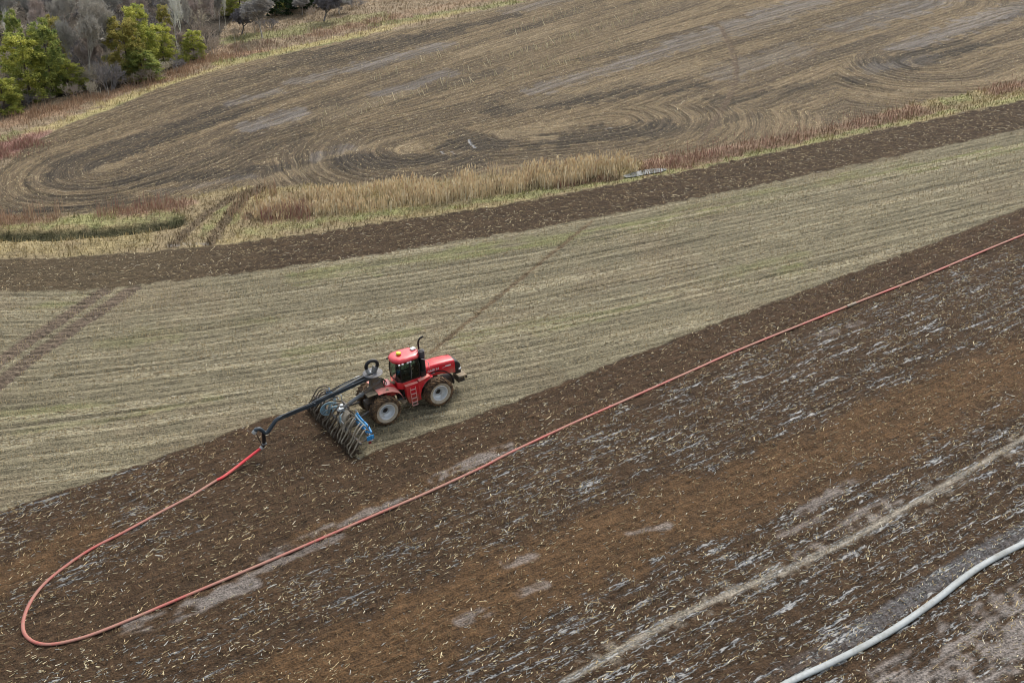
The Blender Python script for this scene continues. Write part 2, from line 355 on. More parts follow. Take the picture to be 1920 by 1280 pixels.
    z = z + front * (.15 * (n_fine - .5) + .10 * (n_cl - .5) + .05 * (g2 - .5)) * (1 - .8 * wm) * (1 - .8 * pl) - front * .03 * m * (1 - tread)
    gl = blobmask(X, Y, GLINT, 91, .35)
    zone = np.where(front > .5, 0, np.where(strip > .5, 2, np.where(far > .5, 3, np.where(upper > .5, 5, np.where(verge > .5, 4, 1)))))
    return dict(z=z, col=col, den=np.clip(den, 0, 1), fleck=np.clip(fleck, 0, 1), rough=rough, u=u, v=v, zone=zone, straw=straw, glint=gl, green=g, red=r, wood=deep)

# ------------------------------------------------------------------ materials
def mat(name, color=(.5, .5, .5), rough=.6, metal=0.0, spec=.5):
    m = bpy.data.materials.new(name); m.use_nodes = True
    p = m.node_tree.nodes["Principled BSDF"]
    p.inputs["Base Color"].default_value = (*color, 1); p.inputs["Roughness"].default_value = rough
    p.inputs["Metallic"].default_value = metal; p.inputs["Specular IOR Level"].default_value = spec
    return m

class NT:
    def __init__(s, m):
        s.t = m.node_tree; s.p = s.t.nodes["Principled BSDF"]
    def n(s, typ, **kw):
        nd = s.t.nodes.new(typ)
        for k, val in kw.items():
            if k in nd.inputs: nd.inputs[k].default_value = val
            else: setattr(nd, k, val)
        return nd
    def l(s, a, b): s.t.links.new(a, b)
    def math(s, op, a, b=None, c=None, clamp=False):
        nd = s.t.nodes.new("ShaderNodeMath"); nd.operation = op; nd.use_clamp = clamp
        for i, q in enumerate((a, b, c)):
            if q is None: continue
            if isinstance(q, (int, float)): nd.inputs[i].default_value = q
            else: s.l(q, nd.inputs[i])
        return nd.outputs[0]
    def mix(s, fac, a, b, mode='MIX'):
        nd = s.t.nodes.new("ShaderNodeMix"); nd.data_type = 'RGBA'; nd.blend_type = mode
        for sock, q in ((nd.inputs[0], fac), (nd.inputs[6], a), (nd.inputs[7], b)):
            if isinstance(q, (int, float)): sock.default_value = q
            elif isinstance(q, (tuple, list, np.ndarray)): sock.default_value = (*q[:3], 1)
            else: s.l(q, sock)
        return nd.outputs[2]
    def ramp(s, fac, a, b, c0=0.0, c1=1.0):
        nd = s.t.nodes.new("ShaderNodeMapRange"); nd.interpolation_type = 'SMOOTHSTEP'
        s.l(fac, nd.inputs[0]); nd.inputs[1].default_value = a; nd.inputs[2].default_value = b
        nd.inputs[3].default_value = c0; nd.inputs[4].default_value = c1
        return nd.outputs[0]

def dirty(name, base, dirt, rough=.45, scale=2.5, lo=.45, hi=.75, metal=0.0, zlow=None, amount=1.0, spec=.5):
    """a painted or metal surface with caked dust and mud; zlow = (z0, z1): thicker towards the bottom of the part"""
    m = mat(name, base, rough, metal, spec); k = NT(m)
    tc = k.n("ShaderNodeTexCoord")
    nz = k.n("ShaderNodeTexNoise", Scale=scale, Detail=6.0, Roughness=.65); k.l(tc.outputs["Object"], nz.inputs["Vector"])
    f = k.ramp(nz.outputs[0], lo, hi)
    if zlow:
        sp = k.n("ShaderNodeSeparateXYZ"); k.l(tc.outputs["Object"], sp.inputs[0])
        g = k.ramp(sp.outputs[2], zlow[0], zlow[1], 1.0, 0.0)
        f = k.math('MAXIMUM', k.math('MULTIPLY', f, .45), k.math('MULTIPLY', g, k.math('ADD', f, .45), clamp=True), clamp=True)
    f = k.math('MULTIPLY', f, amount, clamp=True)
    k.l(k.mix(f, base, dirt), k.p.inputs["Base Color"])
    k.l(k.math('ADD', k.math('MULTIPLY', f, .9 - rough), rough), k.p.inputs["Roughness"])
    if metal: k.l(k.math('MULTIPLY', k.math('SUBTRACT', 1.0, f), metal), k.p.inputs["Metallic"])
    return m

DUST = tuple(lin(165, 140, 112)); MUDC = tuple(lin(96, 76, 56)); DRYMUD = tuple(lin(158, 142, 118))

def ground_material():
    m = mat("field soil", (.2, .2, .2), .95, spec=.25); k = NT(m)
    A = lambda nm: k.n("ShaderNodeAttribute", attribute_name=nm)
    col, info, uv = A("soil"), A("info"), A("rows")
    sp = k.n("ShaderNodeSeparateColor"); k.l(info.outputs["Color"], sp.inputs[0])
    den, fleck, glint = sp.outputs[0], sp.outputs[1], sp.outputs[2]
    tc = k.n("ShaderNodeTexCoord")
    def rn(su, sv, detail, off=0.0):
        mp = k.n("ShaderNodeMapping"); mp.inputs["Scale"].default_value = (su, sv, 1); mp.inputs["Location"].default_value = (off, off * .7, 0)
        k.l(uv.outputs["Vector"], mp.inputs["Vector"])
        nz = k.n("ShaderNodeTexNoise", Scale=1.0, Detail=detail, Roughness=.6); k.l(mp.outputs[0], nz.inputs["Vector"])
        return nz.outputs[0]
    def on(scale, detail):
        nz = k.n("ShaderNodeTexNoise", Scale=scale, Detail=detail, Roughness=.65); k.l(tc.outputs["Object"], nz.inputs["Vector"])
        return nz.outputs[0]
    a = rn(6.5, .32, 4.0); b = on(9.0, 3.0); c = on(3.2, 3.0)
    t = k.math('ADD', k.math('ADD', k.ramp(a, .32, .68, .68, 1.30), k.ramp(b, .32, .68, -.42, .42)), k.ramp(c, .3, .7, -.18, .18))
    cc = k.mix(1.0, col.outputs["Color"], (1, 1, 1), 'MULTIPLY')
    vm = k.n("ShaderNodeVectorMath", operation='SCALE'); k.l(cc, vm.inputs[0]); k.l(t, vm.inputs["Scale"])
    base = vm.outputs[0]
    # small pale chaff, and dark specks painted as the shade of little hollows
    fl = on(22.0, 1.0); fl2 = rn(11.0, 2.2, 1.0, 3.0); flm = k.math('MULTIPLY', k.math('MAXIMUM', k.ramp(fl, .60, .70), k.ramp(fl2, .60, .68)), fleck)
    base = k.mix(k.math('MULTIPLY', flm, .8), base, tuple(lin(186, 172, 138)))
    dkm = k.ramp(on(15.0, 2.0), .40, .29)
    base = k.mix(k.math('MULTIPLY', dkm, .7), base, tuple(lin(46, 38, 30)))
    # pale liquid in streaks along the passes, sky reflection painted into its blue-grey
    w1 = rn(3.0, .26, 4.0, 13.0); w2 = rn(9.0, 2.2, 2.0, 5.0)
    ws = k.math('ADD', k.math('ADD', k.math('MULTIPLY', w1, .55), k.math('MULTIPLY', w2, .25)), k.math('MULTIPLY', b, .20))
    thr = k.math('SUBTRACT', .70, k.math('MULTIPLY', den, .173))
    wet = k.ramp(k.math('SUBTRACT', ws, thr), 0.0, .045)
    wc = k.mix(k.ramp(w2, .45, .62), tuple(lin(96, 103, 110)), tuple(lin(150, 151, 149)))
    base = k.mix(k.math('MULTIPLY', wet, .74), base, wc)
    base = k.mix(k.math('MULTIPLY', glint, .55), base, tuple(lin(136, 140, 146)))
    k.l(base, k.p.inputs["Base Color"])
    rgh = k.math('SUBTRACT', .95, k.math('MULTIPLY', wet, .5)); rgh = k.math('SUBTRACT', rgh, k.math('MULTIPLY', glint, .75), clamp=True)
    k.l(rgh, k.p.inputs["Roughness"])
    hgt = k.math('ADD', k.math('MULTIPLY', b, 1.0), k.math('MULTIPLY', a, .6))
    hgt = k.math('MULTIPLY', hgt, k.math('SUBTRACT', 1.0, k.math('MAXIMUM', wet, glint)))
    bp = k.n("ShaderNodeBump", Strength=1.0, Distance=.12); k.l(hgt, bp.inputs["Height"]); k.l(bp.outputs[0], k.p.inputs["Normal"])
    return m

def vcol_material(name, attr="tint", rough=.85, spec=.2, trans=0.0):
    m = mat(name, (.4, .4, .4), rough, spec=spec); k = NT(m)
    a = k.n("ShaderNodeAttribute", attribute_name=attr); k.l(a.outputs["Color"], k.p.inputs["Base Color"])
    if trans:
        tr = k.n("ShaderNodeBsdfTranslucent"); k.l(a.outputs["Color"], tr.inputs["Color"])
        mx = k.n("ShaderNodeMixShader"); mx.inputs[0].default_value = trans
        k.l(k.p.outputs[0], mx.inputs[1]); k.l(tr.outputs[0], mx.inputs[2])
        k.l(mx.outputs[0], k.t.nodes["Material Output"].inputs["Surface"])
    return m

M_GROUND = ground_material()
M_STRAW = vcol_material("dry stalk")
M_GRASS = vcol_material("grass blades", trans=.12)
M_LEAF = vcol_material("evergreen leaf", trans=.4)
M_BARK = vcol_material("bark")

# ------------------------------------------------------------------ helpers
def tag(o, label=None, cat=None, group=None, kind=None):
    if label: o["label"] = label
    if cat: o["category"] = cat
    if group: o["group"] = group
    if kind: o["kind"] = kind
    return o

def raw_mesh(name, V, F4=None, F3=None, material=None, colors=None, attr="tint", smooth=False):
    """fast mesh from arrays: quads F4 and triangles F3"""
    me = bpy.data.meshes.new(name)
    V = np.asarray(V, np.float32)
    parts, sizes = [], []
    if F4 is not None and len(F4): parts.append(np.asarray(F4, np.int32).ravel()); sizes.append(np.full(len(F4), 4, np.int32))
    if F3 is not None and len(F3): parts.append(np.asarray(F3, np.int32).ravel()); sizes.append(np.full(len(F3), 3, np.int32))
    li = np.concatenate(parts); sz = np.concatenate(sizes); st = np.concatenate([[0], np.cumsum(sz)[:-1]]).astype(np.int32)
    me.vertices.add(len(V)); me.vertices.foreach_set("co", V.ravel())
    me.loops.add(len(li)); me.loops.foreach_set("vertex_index", li)
    me.polygons.add(len(sz)); me.polygons.foreach_set("loop_start", st)
    me.polygons.foreach_set("use_smooth", np.full(len(sz), smooth))
    me.update(calc_edges=True)
    if colors is not None:
        at = me.attributes.new(attr, 'FLOAT_COLOR', 'POINT')
        at.data.foreach_set("color", np.hstack([np.asarray(colors, np.float32), np.ones((len(V), 1), np.float32)]).ravel())
    if material: me.materials.append(material)
    return me

def link(name, me, parent=None):
    o = bpy.data.objects.new(name, me); COL.objects.link(o)
    if parent: o.parent = parent
    return o

def empty(name, M=None, loc=None):
    o = bpy.data.objects.new(name, None); o.empty_display_size = .3; COL.objects.link(o)
    if M is not None: o.matrix_world = M
    if loc is not None: o.location = loc
    return o

class MB:
    """collects boxes, tubes, lathes and lofts into one mesh"""
    def __init__(s): s.v, s.f, s.mi, s.mats = [], [], [], []
    def slot(s, m):
        if m not in s.mats: s.mats.append(m)
        return s.mats.index(m)
    def add(s, vs, fs, m):
        o = len(s.v); s.v += [tuple(map(float, q)) for q in vs]
        for f in fs: s.f.append([i + o for i in f]); s.mi.append(s.slot(m))
    def box(s, c, d, m, R=None, taper=1.0):
        R = R or Matrix.Identity(3); vs = []
        for z in (-.5, .5):
            t = taper if z > 0 else 1
            for x, y in ((-.5, -.5), (.5, -.5), (.5, .5), (-.5, .5)):
                vs.append(Vector(c) + R @ Vector((x * d[0] * t, y * d[1] * t, z * d[2])))
        s.add(vs, [(0, 3, 2, 1), (4, 5, 6, 7), (0, 1, 5, 4), (1, 2, 6, 5), (2, 3, 7, 6), (3, 0, 4, 7)], m)
    def bar(s, p, q, w, h, m, up=(0, 0, 1)):
        p, q = Vector(p), Vector(q); x = (q - p); L = x.length; x.normalize()
        y = Vector(up).cross(x); y.normalize(); z = x.cross(y)
        s.box((p + q) / 2, (L, w, h), m, Matrix((x, y, z)).transposed())
    def tube(s, path, r, m, n=8, rz=None, caps=True, up=None):
        P = [Vector(p) for p in path]; K = len(P); rs = r if isinstance(r, (list, tuple)) else [r] * K
        vs, fs = [], []; prev = None
        for i in range(K):
            t = (P[min(i + 1, K - 1)] - P[max(i - 1, 0)]); t.normalize()
            if up is not None:
                a = Vector(up).cross(t); a.normalize()
            elif prev is None:
                a = t.orthogonal().normalized()
            else:
                a = prev - t * prev.dot(t); a.normalize()
            prev = a; b = t.cross(a)
            ry = rs[i] if rz is None else rz
            for j in range(n):
                w = 2 * pi * j / n; vs.append(P[i] + a * (cos(w) * rs[i]) + b * (sin(w) * ry))
        for i in range(K - 1):
            for j in range(n):
                fs.append((i * n + j, i * n + (j + 1) % n, (i + 1) * n + (j + 1) % n, (i + 1) * n + j))
        if caps: fs.append(tuple(range(n - 1, -1, -1))); fs.append(tuple((K - 1) * n + j for j in range(n)))
        s.add(vs, fs, m)
    def lathe(s, prof, m, c=(0, 0, 0), axis='y', n=32):
        vs, fs = [], []; K = len(prof)
        for (r, h) in prof:
            for j in range(n):
                w = 2 * pi * j / n
                p = (r * cos(w), h, r * sin(w)) if axis == 'y' else (r * cos(w), r * sin(w), h)
                vs.append((p[0] + c[0], p[1] + c[1], p[2] + c[2]))
        for i in range(K - 1):
            for j in range(n):
                fs.append((i * n + j, i * n + (j + 1) % n, (i + 1) * n + (j + 1) % n, (i + 1) * n + j))
        s.add(vs, fs, m)
        return s
    def loft(s, secs, m, caps=True):
        n = len(secs[0]); vs = [p for q in secs for p in q]; fs = []
        for i in range(len(secs) - 1):
            for j in range(n):
                fs.append((i * n + j, i * n + (j + 1) % n, (i + 1) * n + (j + 1) % n, (i + 1) * n + j))
        if caps: fs.append(tuple(range(n - 1, -1, -1))); fs.append(tuple((len(secs) - 1) * n + j for j in range(n)))
        s.add(vs, fs, m)
    def build(s, name, parent=None, bevel=0.0, smooth=True, ang=38):
        me = bpy.data.meshes.new(name); me.from_pydata(s.v, [], s.f)
        for m in s.mats: me.materials.append(m)
        me.polygons.foreach_set("material_index", s.mi)
        import bmesh
        b = bmesh.new(); b.from_mesh(me); bmesh.ops.recalc_face_normals(b, faces=b.faces); b.to_mesh(me); b.free()
        if smooth:
            me.polygons.foreach_set("use_smooth", [True] * len(me.polygons)); me.set_sharp_from_angle(angle=radians(ang))
        me.update()
        o = link(name, me, parent)
        if bevel:
            bv = o.modifiers.new("bevel", 'BEVEL'); bv.width = bevel; bv.segments = 2; bv.limit_method = 'ANGLE'; bv.angle_limit = radians(40)
        return o

def smoothpath(pts, n=6):
    """Catmull-Rom through the points"""
    P = [np.array(p, float) for p in pts]; P = [2 * P[0] - P[1]] + P + [2 * P[-1] - P[-2]]; out = []
    for i in range(1, len(P) - 2):
        for k in range(n):
            t = k / n; a, b, c, e = P[i - 1], P[i], P[i + 1], P[i + 2]
            out.append(.5 * ((2 * b) + (c - a) * t + (2 * a - 5 * b + 4 * c - e) * t * t + (3 * b - 3 * c + e - a) * t ** 3))
    out.append(P[-2]); return out

# ================================================================== GROUND
def axis_steps(parts):
    out = [parts[0][0]]
    for a, b, s0, s1 in parts:
        x = a
        while x < b - 1e-6:
            s = s0 + (s1 - s0) * (x - a) / (b - a)
            x = min(b, x + s); out.append(x)
    return np.array(out)

_pos = axis_steps([(0, 30, .125, .125), (30, 62, .2, .24), (62, 118, .3, .4), (118, 200, 1, 8), (200, 2500, 20, 300)])
XS = np.concatenate([-_pos[:0:-1], _pos])
YS = axis_steps([(-900, -60, 200, 40), (-60, 25, 20, 3), (25, 33, 1, .2), (33, 90, .10, .19), (90, 222, .21, .42), (222, 300, 1, 8), (300, 3000, 20, 300)])
GX, GY = np.meshgrid(XS, YS)
gx, gy = GX.ravel(), GY.ravel()
FLD = fields(gx, gy)
gz = zplane(gx, gy) + FLD['z']
nx, ny = len(XS), len(YS)
ii = np.arange((ny - 1) * (nx - 1)); r_, c_ = ii // (nx - 1), ii % (nx - 1); a_ = r_ * nx + c_
me = raw_mesh("ground", np.column_stack([gx, gy, gz]), F4=np.column_stack([a_, a_ + 1, a_ + nx + 1, a_ + nx]), material=M_GROUND,
              colors=np.clip(FLD['col'], 0.005, 1), attr="soil", smooth=True)
at = me.attributes.new("info", 'FLOAT_COLOR', 'POINT')
at.data.foreach_set("color", np.column_stack([FLD['den'], FLD['fleck'], FLD['glint'], FLD['rough']]).astype(np.float32).ravel())
at = me.attributes.new("rows", 'FLOAT_VECTOR', 'POINT')
at.data.foreach_set("vector", np.column_stack([FLD['u'], FLD['v'], np.zeros(len(gx))]).astype(np.float32).ravel())
tag(link("ground", me), "hillside of tilled and stubble corn field with grassy ditch strip", "field", kind="structure")
del GX, GY, gx, gy, gz, ii, r_, c_, a_, FLD

# water standing in the ditch
def water_sheet(pts, lift):
    W = GP(pts); V = np.column_stack([W, zplane(W[:, 0], W[:, 1]) + lift])
    me = bpy.data.meshes.new("water"); me.from_pydata([tuple(q) for q in V], [], [list(range(len(V)))])
    m = mat("ditch water", tuple(lin(82, 86, 84)), .22); me.materials.append(m)
    o = link("water", me); tag(o, "still grey water lying in the ditch beside the reeds", "water", kind="structure")
water_sheet([(1168, 331), (1190, 324), (1215, 319), (1240, 317), (1252, 319), (1240, 324), (1215, 328), (1190, 333), (1174, 335)], .10)

# ================================================================== CORN STALK LITTER, STUBBLE, GRASS, REEDS
RS = np.random.RandomState(11)

def in_view(n, y0=35.0, y1=226.0):
    Y = np.sqrt(RS.rand(n) * ((y1 + 16) ** 2 - (y0 + 16) ** 2) + (y0 + 16) ** 2) - 16
    X = (RS.rand(n) * 2 - 1) * (.5 * Y + 8)
    return X, Y

def slope_dir(fn, X, Y, e=.3):
    gxx = fn(X + e, Y) - fn(X - e, Y); gyy = fn(X, Y + e) - fn(X, Y - e)
    return np.arctan2(gyy, gxx) + pi / 2

def u_far(X, Y):
    dc = [polydist(X, Y, c)[0] for c in CORES]
    return np.minimum(np.minimum(dc[0], dc[1]), np.minimum(dc[2] + 1.0, dc[3] + 3.5))

STRAWC = np.array([lin(205, 192, 158), lin(178, 160, 124), lin(150, 130, 100), lin(216, 208, 186), lin(120, 102, 78)])

def litter(X, Y, z, ang, L, w, h, tilt, col):
    """little roof-shaped stalk pieces lying on the ground"""
    n = len(X); dx, dy = np.cos(ang), np.sin(ang); px, py = -dy, dx
    V = np.zeros((n, 6, 3))
    for k, (s, t, q) in enumerate(((-1, -1, 0), (-1, 1, 0), (-1, 0, 1), (1, -1, 0), (1, 1, 0), (1, 0, 1))):
        V[:, k, 0] = X + s * dx * L / 2 + t * px * w / 2
        V[:, k, 1] = Y + s * dy * L / 2 + t * py * w / 2
        V[:, k, 2] = z + s * tilt * L / 2 + q * h
        V[:, k, 2] += SLX * (V[:, k, 0] - X) + SLY * (V[:, k, 1] - Y)
    b = np.arange(n)[:, None] * 6
    F = np.vstack([b + [0, 3, 5, 2], b + [2, 5, 4, 1]])
    return V.reshape(-1, 3), F, np.repeat(col, 6, axis=0)

X, Y = in_view(900000)
area = .5 * ((226 + 16) ** 2 - (35 + 16) ** 2); dens0 = 900000 / area
fl = fields(X, Y)
keep = RS.rand(len(X)) < fl['straw'] / dens0 * np.where(fl['zone'] == 3, .8, 1.0)
X, Y = X[keep], Y[keep]; zn = fl['zone'][keep]; zz = fl['z'][keep]; dn = fl['den'][keep]
n = len(X)
ang = np.full(n, atan2(FD[1], FD[0])) + RS.randn(n) * .50
m = zn == 1; ang[m] = slope_dir(lambda a, b: b - L2(a), X[m], Y[m], 2.0) + RS.randn(m.sum()) * .28
m = zn == 3; ang[m] = slope_dir(u_far, X[m], Y[m]) + RS.randn(m.sum()) * .45
m = zn == 2; ang[m] = slope_dir(lambda a, b: b - L2(a), X[m], Y[m], 2.0) + RS.randn(m.sum()) * .9
m = RS.rand(n) < .18; ang[m] = RS.rand(m.sum()) * pi
L = np.where(zn == 0, .07 + .25 * RS.rand(n) ** 1.8, .08 + .38 * RS.rand(n) ** 2.0); w = np.where(zn == 0, .020 + .024 * RS.rand(n), .022 + .026 * RS.rand(n))
col_boost = None; big = RS.rand(n) < .03; L[big] *= 1.8; w[big] *= 1.5
far = np.where(zn == 3, 1.15, 1.0); L *= far; w *= far
ci = RS.choice(5, n, p=[.28, .30, .2, .08, .14]); col = STRAWC[ci] * (.65 + .5 * RS.rand(n))[:, None]
m0 = zn == 0; col[m0] *= 1.28
wetp = (zn == 0) & (RS.rand(n) < .35 * dn + .05)
col[wetp] = lin(182, 182, 176) * (.6 + .5 * RS.rand(wetp.sum()))[:, None]
ms = zn == 1; col[ms] *= .82
mf = zn == 3; col[mf] *= np.array([.84, .80, .72])
V, F, C = litter(X, Y, zplane(X, Y) + zz + .012, ang, L, w, np.where(zn == 0, .012 + .02 * RS.rand(n), .006 + .010 * RS.rand(n)), RS.randn(n) * np.where(zn == 0, .10, .04), col)
o = link("corn_litter", raw_mesh("corn_litter", V, F4=F, material=M_STRAW, colors=C))
tag(o, "pale broken corn stalks and husks scattered over the soil", "crop residue", kind="stuff")
print("litter", n)

def stalks(X, Y, z, h, w, lx, ly, col):
    """upright three-sided stubs"""
    n = len(X); V = np.zeros((n, 6, 3)); ph = RS.rand(n) * 6.28
    for k in range(3):
        a = ph + k * 2 * pi / 3
        V[:, k] = np.column_stack([X + np.cos(a) * w / 2, Y + np.sin(a) * w / 2, z - .03])
        V[:, k + 3] = np.column_stack([X + np.cos(a) * w / 2 + lx * h, Y + np.sin(a) * w / 2 + ly * h, z + h])
    b = np.arange(n)[:, None] * 6
    F = np.vstack([b + [0, 1, 4, 3], b + [1, 2, 5, 4], b + [2, 0, 3, 5]]); T = b + [3, 4, 5]
    return V.reshape(-1, 3), F, T, np.repeat(col, 6, axis=0)

# cut stubble in rows 0.76 m apart, knocked about where the ground has been worked
rows = []
for k in range(1, 64):
    xs = np.arange(-60, 62, .17) + RS.randn(718)[:len(np.arange(-60, 62, .17))] * .05
    rows.append(np.column_stack([xs, L2(xs) - k * .76 / .975 + RS.randn(len(xs)) * .035]))
P = np.vstack(rows); P = P[np.abs(P[:, 0]) < .5 * P[:, 1] + 8]
X, Y = P[:, 0], P[:, 1]; fl = fields(X, Y)
clump = fbm(X * .45, Y * .45, 202, 2)
p = np.where(fl['zone'] == 1, .72, np.where(fl['zone'] == 0, np.where(clump > .60, .55, .03), 0.0))
p = p * np.where((fl['straw'] < 4) & (fl['zone'] == 1), .2, 1)
k = RS.rand(len(X)) < p
X, Y, zz, zn = X[k], Y[k], fl['z'][k], fl['zone'][k]; n = len(X)
col = np.where((RS.rand(n) < .5)[:, None], lin(192, 174, 134), lin(166, 144, 106)) * (.65 + .6 * RS.rand(n))[:, None]
col[zn == 0] = lin(178, 156, 118) * (.6 + .5 * RS.rand((zn == 0).sum()))[:, None]
h = np.where(zn == 1, .13 + .16 * RS.rand(n), .12 + .22 * RS.rand(n))
lean = np.where(zn == 1, .12, .35)
V, F, T, C = stalks(X, Y, zplane(X, Y) + zz, h, .028, RS.randn(n) * lean, RS.randn(n) * lean, col)
# taller stalks left standing here and there on the far field
lines = [((598, 222), (640, 200)), ((690, 205), (860, 150)), ((760, 190), (1060, 108)), ((840, 146), (1190, 40)), ((850, 96), (1070, 18)), ((950, 112), (1220, 22)), ((700, 152), (850, 98)),
         ((890, 128), (1110, 62)), ((960, 150), (1100, 110)), ((580, 245), (700, 205)), ((1000, 140), (1180, 80)), ((960, 70), (1120, 10)), ((1190, 20), (1270, 0))]
Q = []
for (p0, p1) in lines:
    A_, B_ = G(*p0), G(*p1); D_ = np.hypot(*(B_ - A_)); nst = int(D_ / .8)
    for t in range(nst):
        if RS.rand() < .62: Q.append(A_ + (B_ - A_) * (t / nst) + RS.randn(2) * .25)
Q = np.array(Q); X, Y = Q[:, 0], Q[:, 1]; n2 = len(X)
V2, F2, T2, C2 = stalks(X, Y, zplane(X, Y), .5 + .5 * RS.rand(n2), .085, -.30 + .25 * RS.randn(n2), .25 * RS.randn(n2), lin(226, 212, 176) * (.75 + .35 * RS.rand(n2))[:, None])
o = link("corn_stubble", raw_mesh("corn_stubble", np.vstack([V, V2]), F4=np.vstack([F, F2 + len(V)]), F3=np.vstack([T, T2 + len(V)]), material=M_STRAW, colors=np.vstack([C, C2])))
tag(o, "short cut corn stalks standing in rows across the stubble", "stubble", kind="stuff")
print("stubble", n, n2)

def blades(X, Y, z, h, w, col, lean, bend=.4):
    """grass blades: a bent strip that narrows to a point"""
    n = len(X); a = RS.rand(n) * 2 * pi; la = RS.rand(n) * 2 * pi; le = np.abs(RS.randn(n)) * lean
    dx, dy = np.cos(a) * w / 2, np.sin(a) * w / 2; lx, ly = np.cos(la) * le * h, np.sin(la) * le * h
    V = np.zeros((n, 5, 3))
    V[:, 0] = np.column_stack([X - dx, Y - dy, z - .03]); V[:, 1] = np.column_stack([X + dx, Y + dy, z - .03])
    V[:, 2] = np.column_stack([X + dx * .7 + lx * bend, Y + dy * .7 + ly * bend, z + h * .6]); V[:, 3] = np.column_stack([X - dx * .7 + lx * bend, Y - dy * .7 + ly * bend, z + h * .6])
    V[:, 4] = np.column_stack([X + lx, Y + ly, z + h])
    b = np.arange(n)[:, None] * 5
    return V.reshape(-1, 3), b + [0, 1, 2, 3], b + [3, 2, 4], np.repeat(col, 5, axis=0)

X, Y = in_view(420000, 70, 226); fl = fields(X, Y)
pr = np.where(fl['zone'] == 4, .95, np.where(fl['zone'] == 5, .55, 0))
pr = pr * (1 - .9 * fl['wood'])
k = RS.rand(len(X)) < pr; X, Y = X[k], Y[k]; zz = fl['z'][k]; col = fl['col'][k]; gm = fl['green'][k]; rm = fl['red'][k]; zn = fl['zone'][k]; n = len(X)
tuft = fbm(X * .8, Y * .8, 301, 3)
h = np.where(zn == 4, .14 + .34 * RS.rand(n) * (.4 + 1.2 * sstep(.4, .65, tuft)), .12 + .36 * RS.rand(n) * (.4 + 1.2 * sstep(.4, .65, tuft))) * (1 - .45 * gm)
h = np.where((rm > .4) & (RS.rand(n) < .35), .35 + .45 * RS.rand(n), h)
col = np.clip(col * (.9 + .75 * RS.rand(n))[:, None], 0, .8)

V, F, T, C = blades(X, Y, zplane(X, Y) + zz, h, .05 + .06 * RS.rand(n), col, .55)
o = link("rough_grass", raw_mesh("rough_grass", V, F4=F, F3=T, material=M_GRASS, colors=C))
tag(o, "rough dry and greening grass on the ditch banks and below the trees", "grass", kind="stuff")
print("grass", n)

# reed bed along the ditch
def along(W, n):
    seg = np.hypot(*(W[1:] - W[:-1]).T); cum = np.concatenate([[0], np.cumsum(seg)]); t = RS.rand(n) * cum[-1]
    i = np.clip(np.searchsorted(cum, t) - 1, 0, len(seg) - 1); f = (t - cum[i]) / seg[i]
    dvec = (W[1:] - W[:-1])[i] / seg[i][:, None]
    return W[i] + (W[i + 1] - W[i]) * f[:, None], np.column_stack([-dvec[:, 1], dvec[:, 0]]), t / cum[-1]

n = 8600
P, Nn, t = along(REEDS, n)
wid = np.interp(t, [0, .12, .4, .8, 1], [1.6, 2.8, 2.9, 2.4, 1.6]) * (.6 + .7 * RS.rand(n))
P = P + Nn * ((RS.rand(n) * 2 - 1) * wid + .6)[:, None]
k = RS.rand(n) < .10 + 1.0 * sstep(.34, .58, fbm(P[:, 0] * .45, P[:, 1] * .45, 401, 2)); P, t = P[k], t[k]; n = len(P)
X, Y = P[:, 0], P[:, 1]; z = zplane(X, Y) - .1
h = (.75 + .95 * RS.rand(n) ** .9) * np.interp(t, [0, .15, .4, 1], [.45, .68, .95, .92]) * (.72 + .5 * vn(X * .4, Y * .4, 402))
cb = np.array([lin(222, 206, 172), lin(208, 188, 154), lin(232, 222, 196), lin(182, 158, 132)])[RS.choice(4, n, p=[.4, .3, .2, .1])] * (.75 + .4 * RS.rand(n))[:, None]
V, F, T, C = blades(X, Y, z, h, .035 + .03 * RS.rand(n), cb, .16, .3)
fr = RS.rand(n) < .55; kk = np.where(fr)[0]
tx, ty, tz = V.reshape(n, 5, 3)[kk, 4].T
V2, F2, T2, C2 = blades(tx, ty, tz - .28, np.full(len(kk), .34), .10 + .06 * RS.rand(len(kk)), cb[kk] * np.array([1.05, 1.0, .95]), .25)
o = link("reed_bed", raw_mesh("reed_bed", np.vstack([V, V2]), F4=np.vstack([F, F2 + len(V)]), F3=np.vstack([T, T2 + len(V)]), material=M_GRASS, colors=np.vstack([C, C2])))
tag(o, "dense golden reeds with feathery tops filling the middle of the ditch", "reeds", kind="stuff")

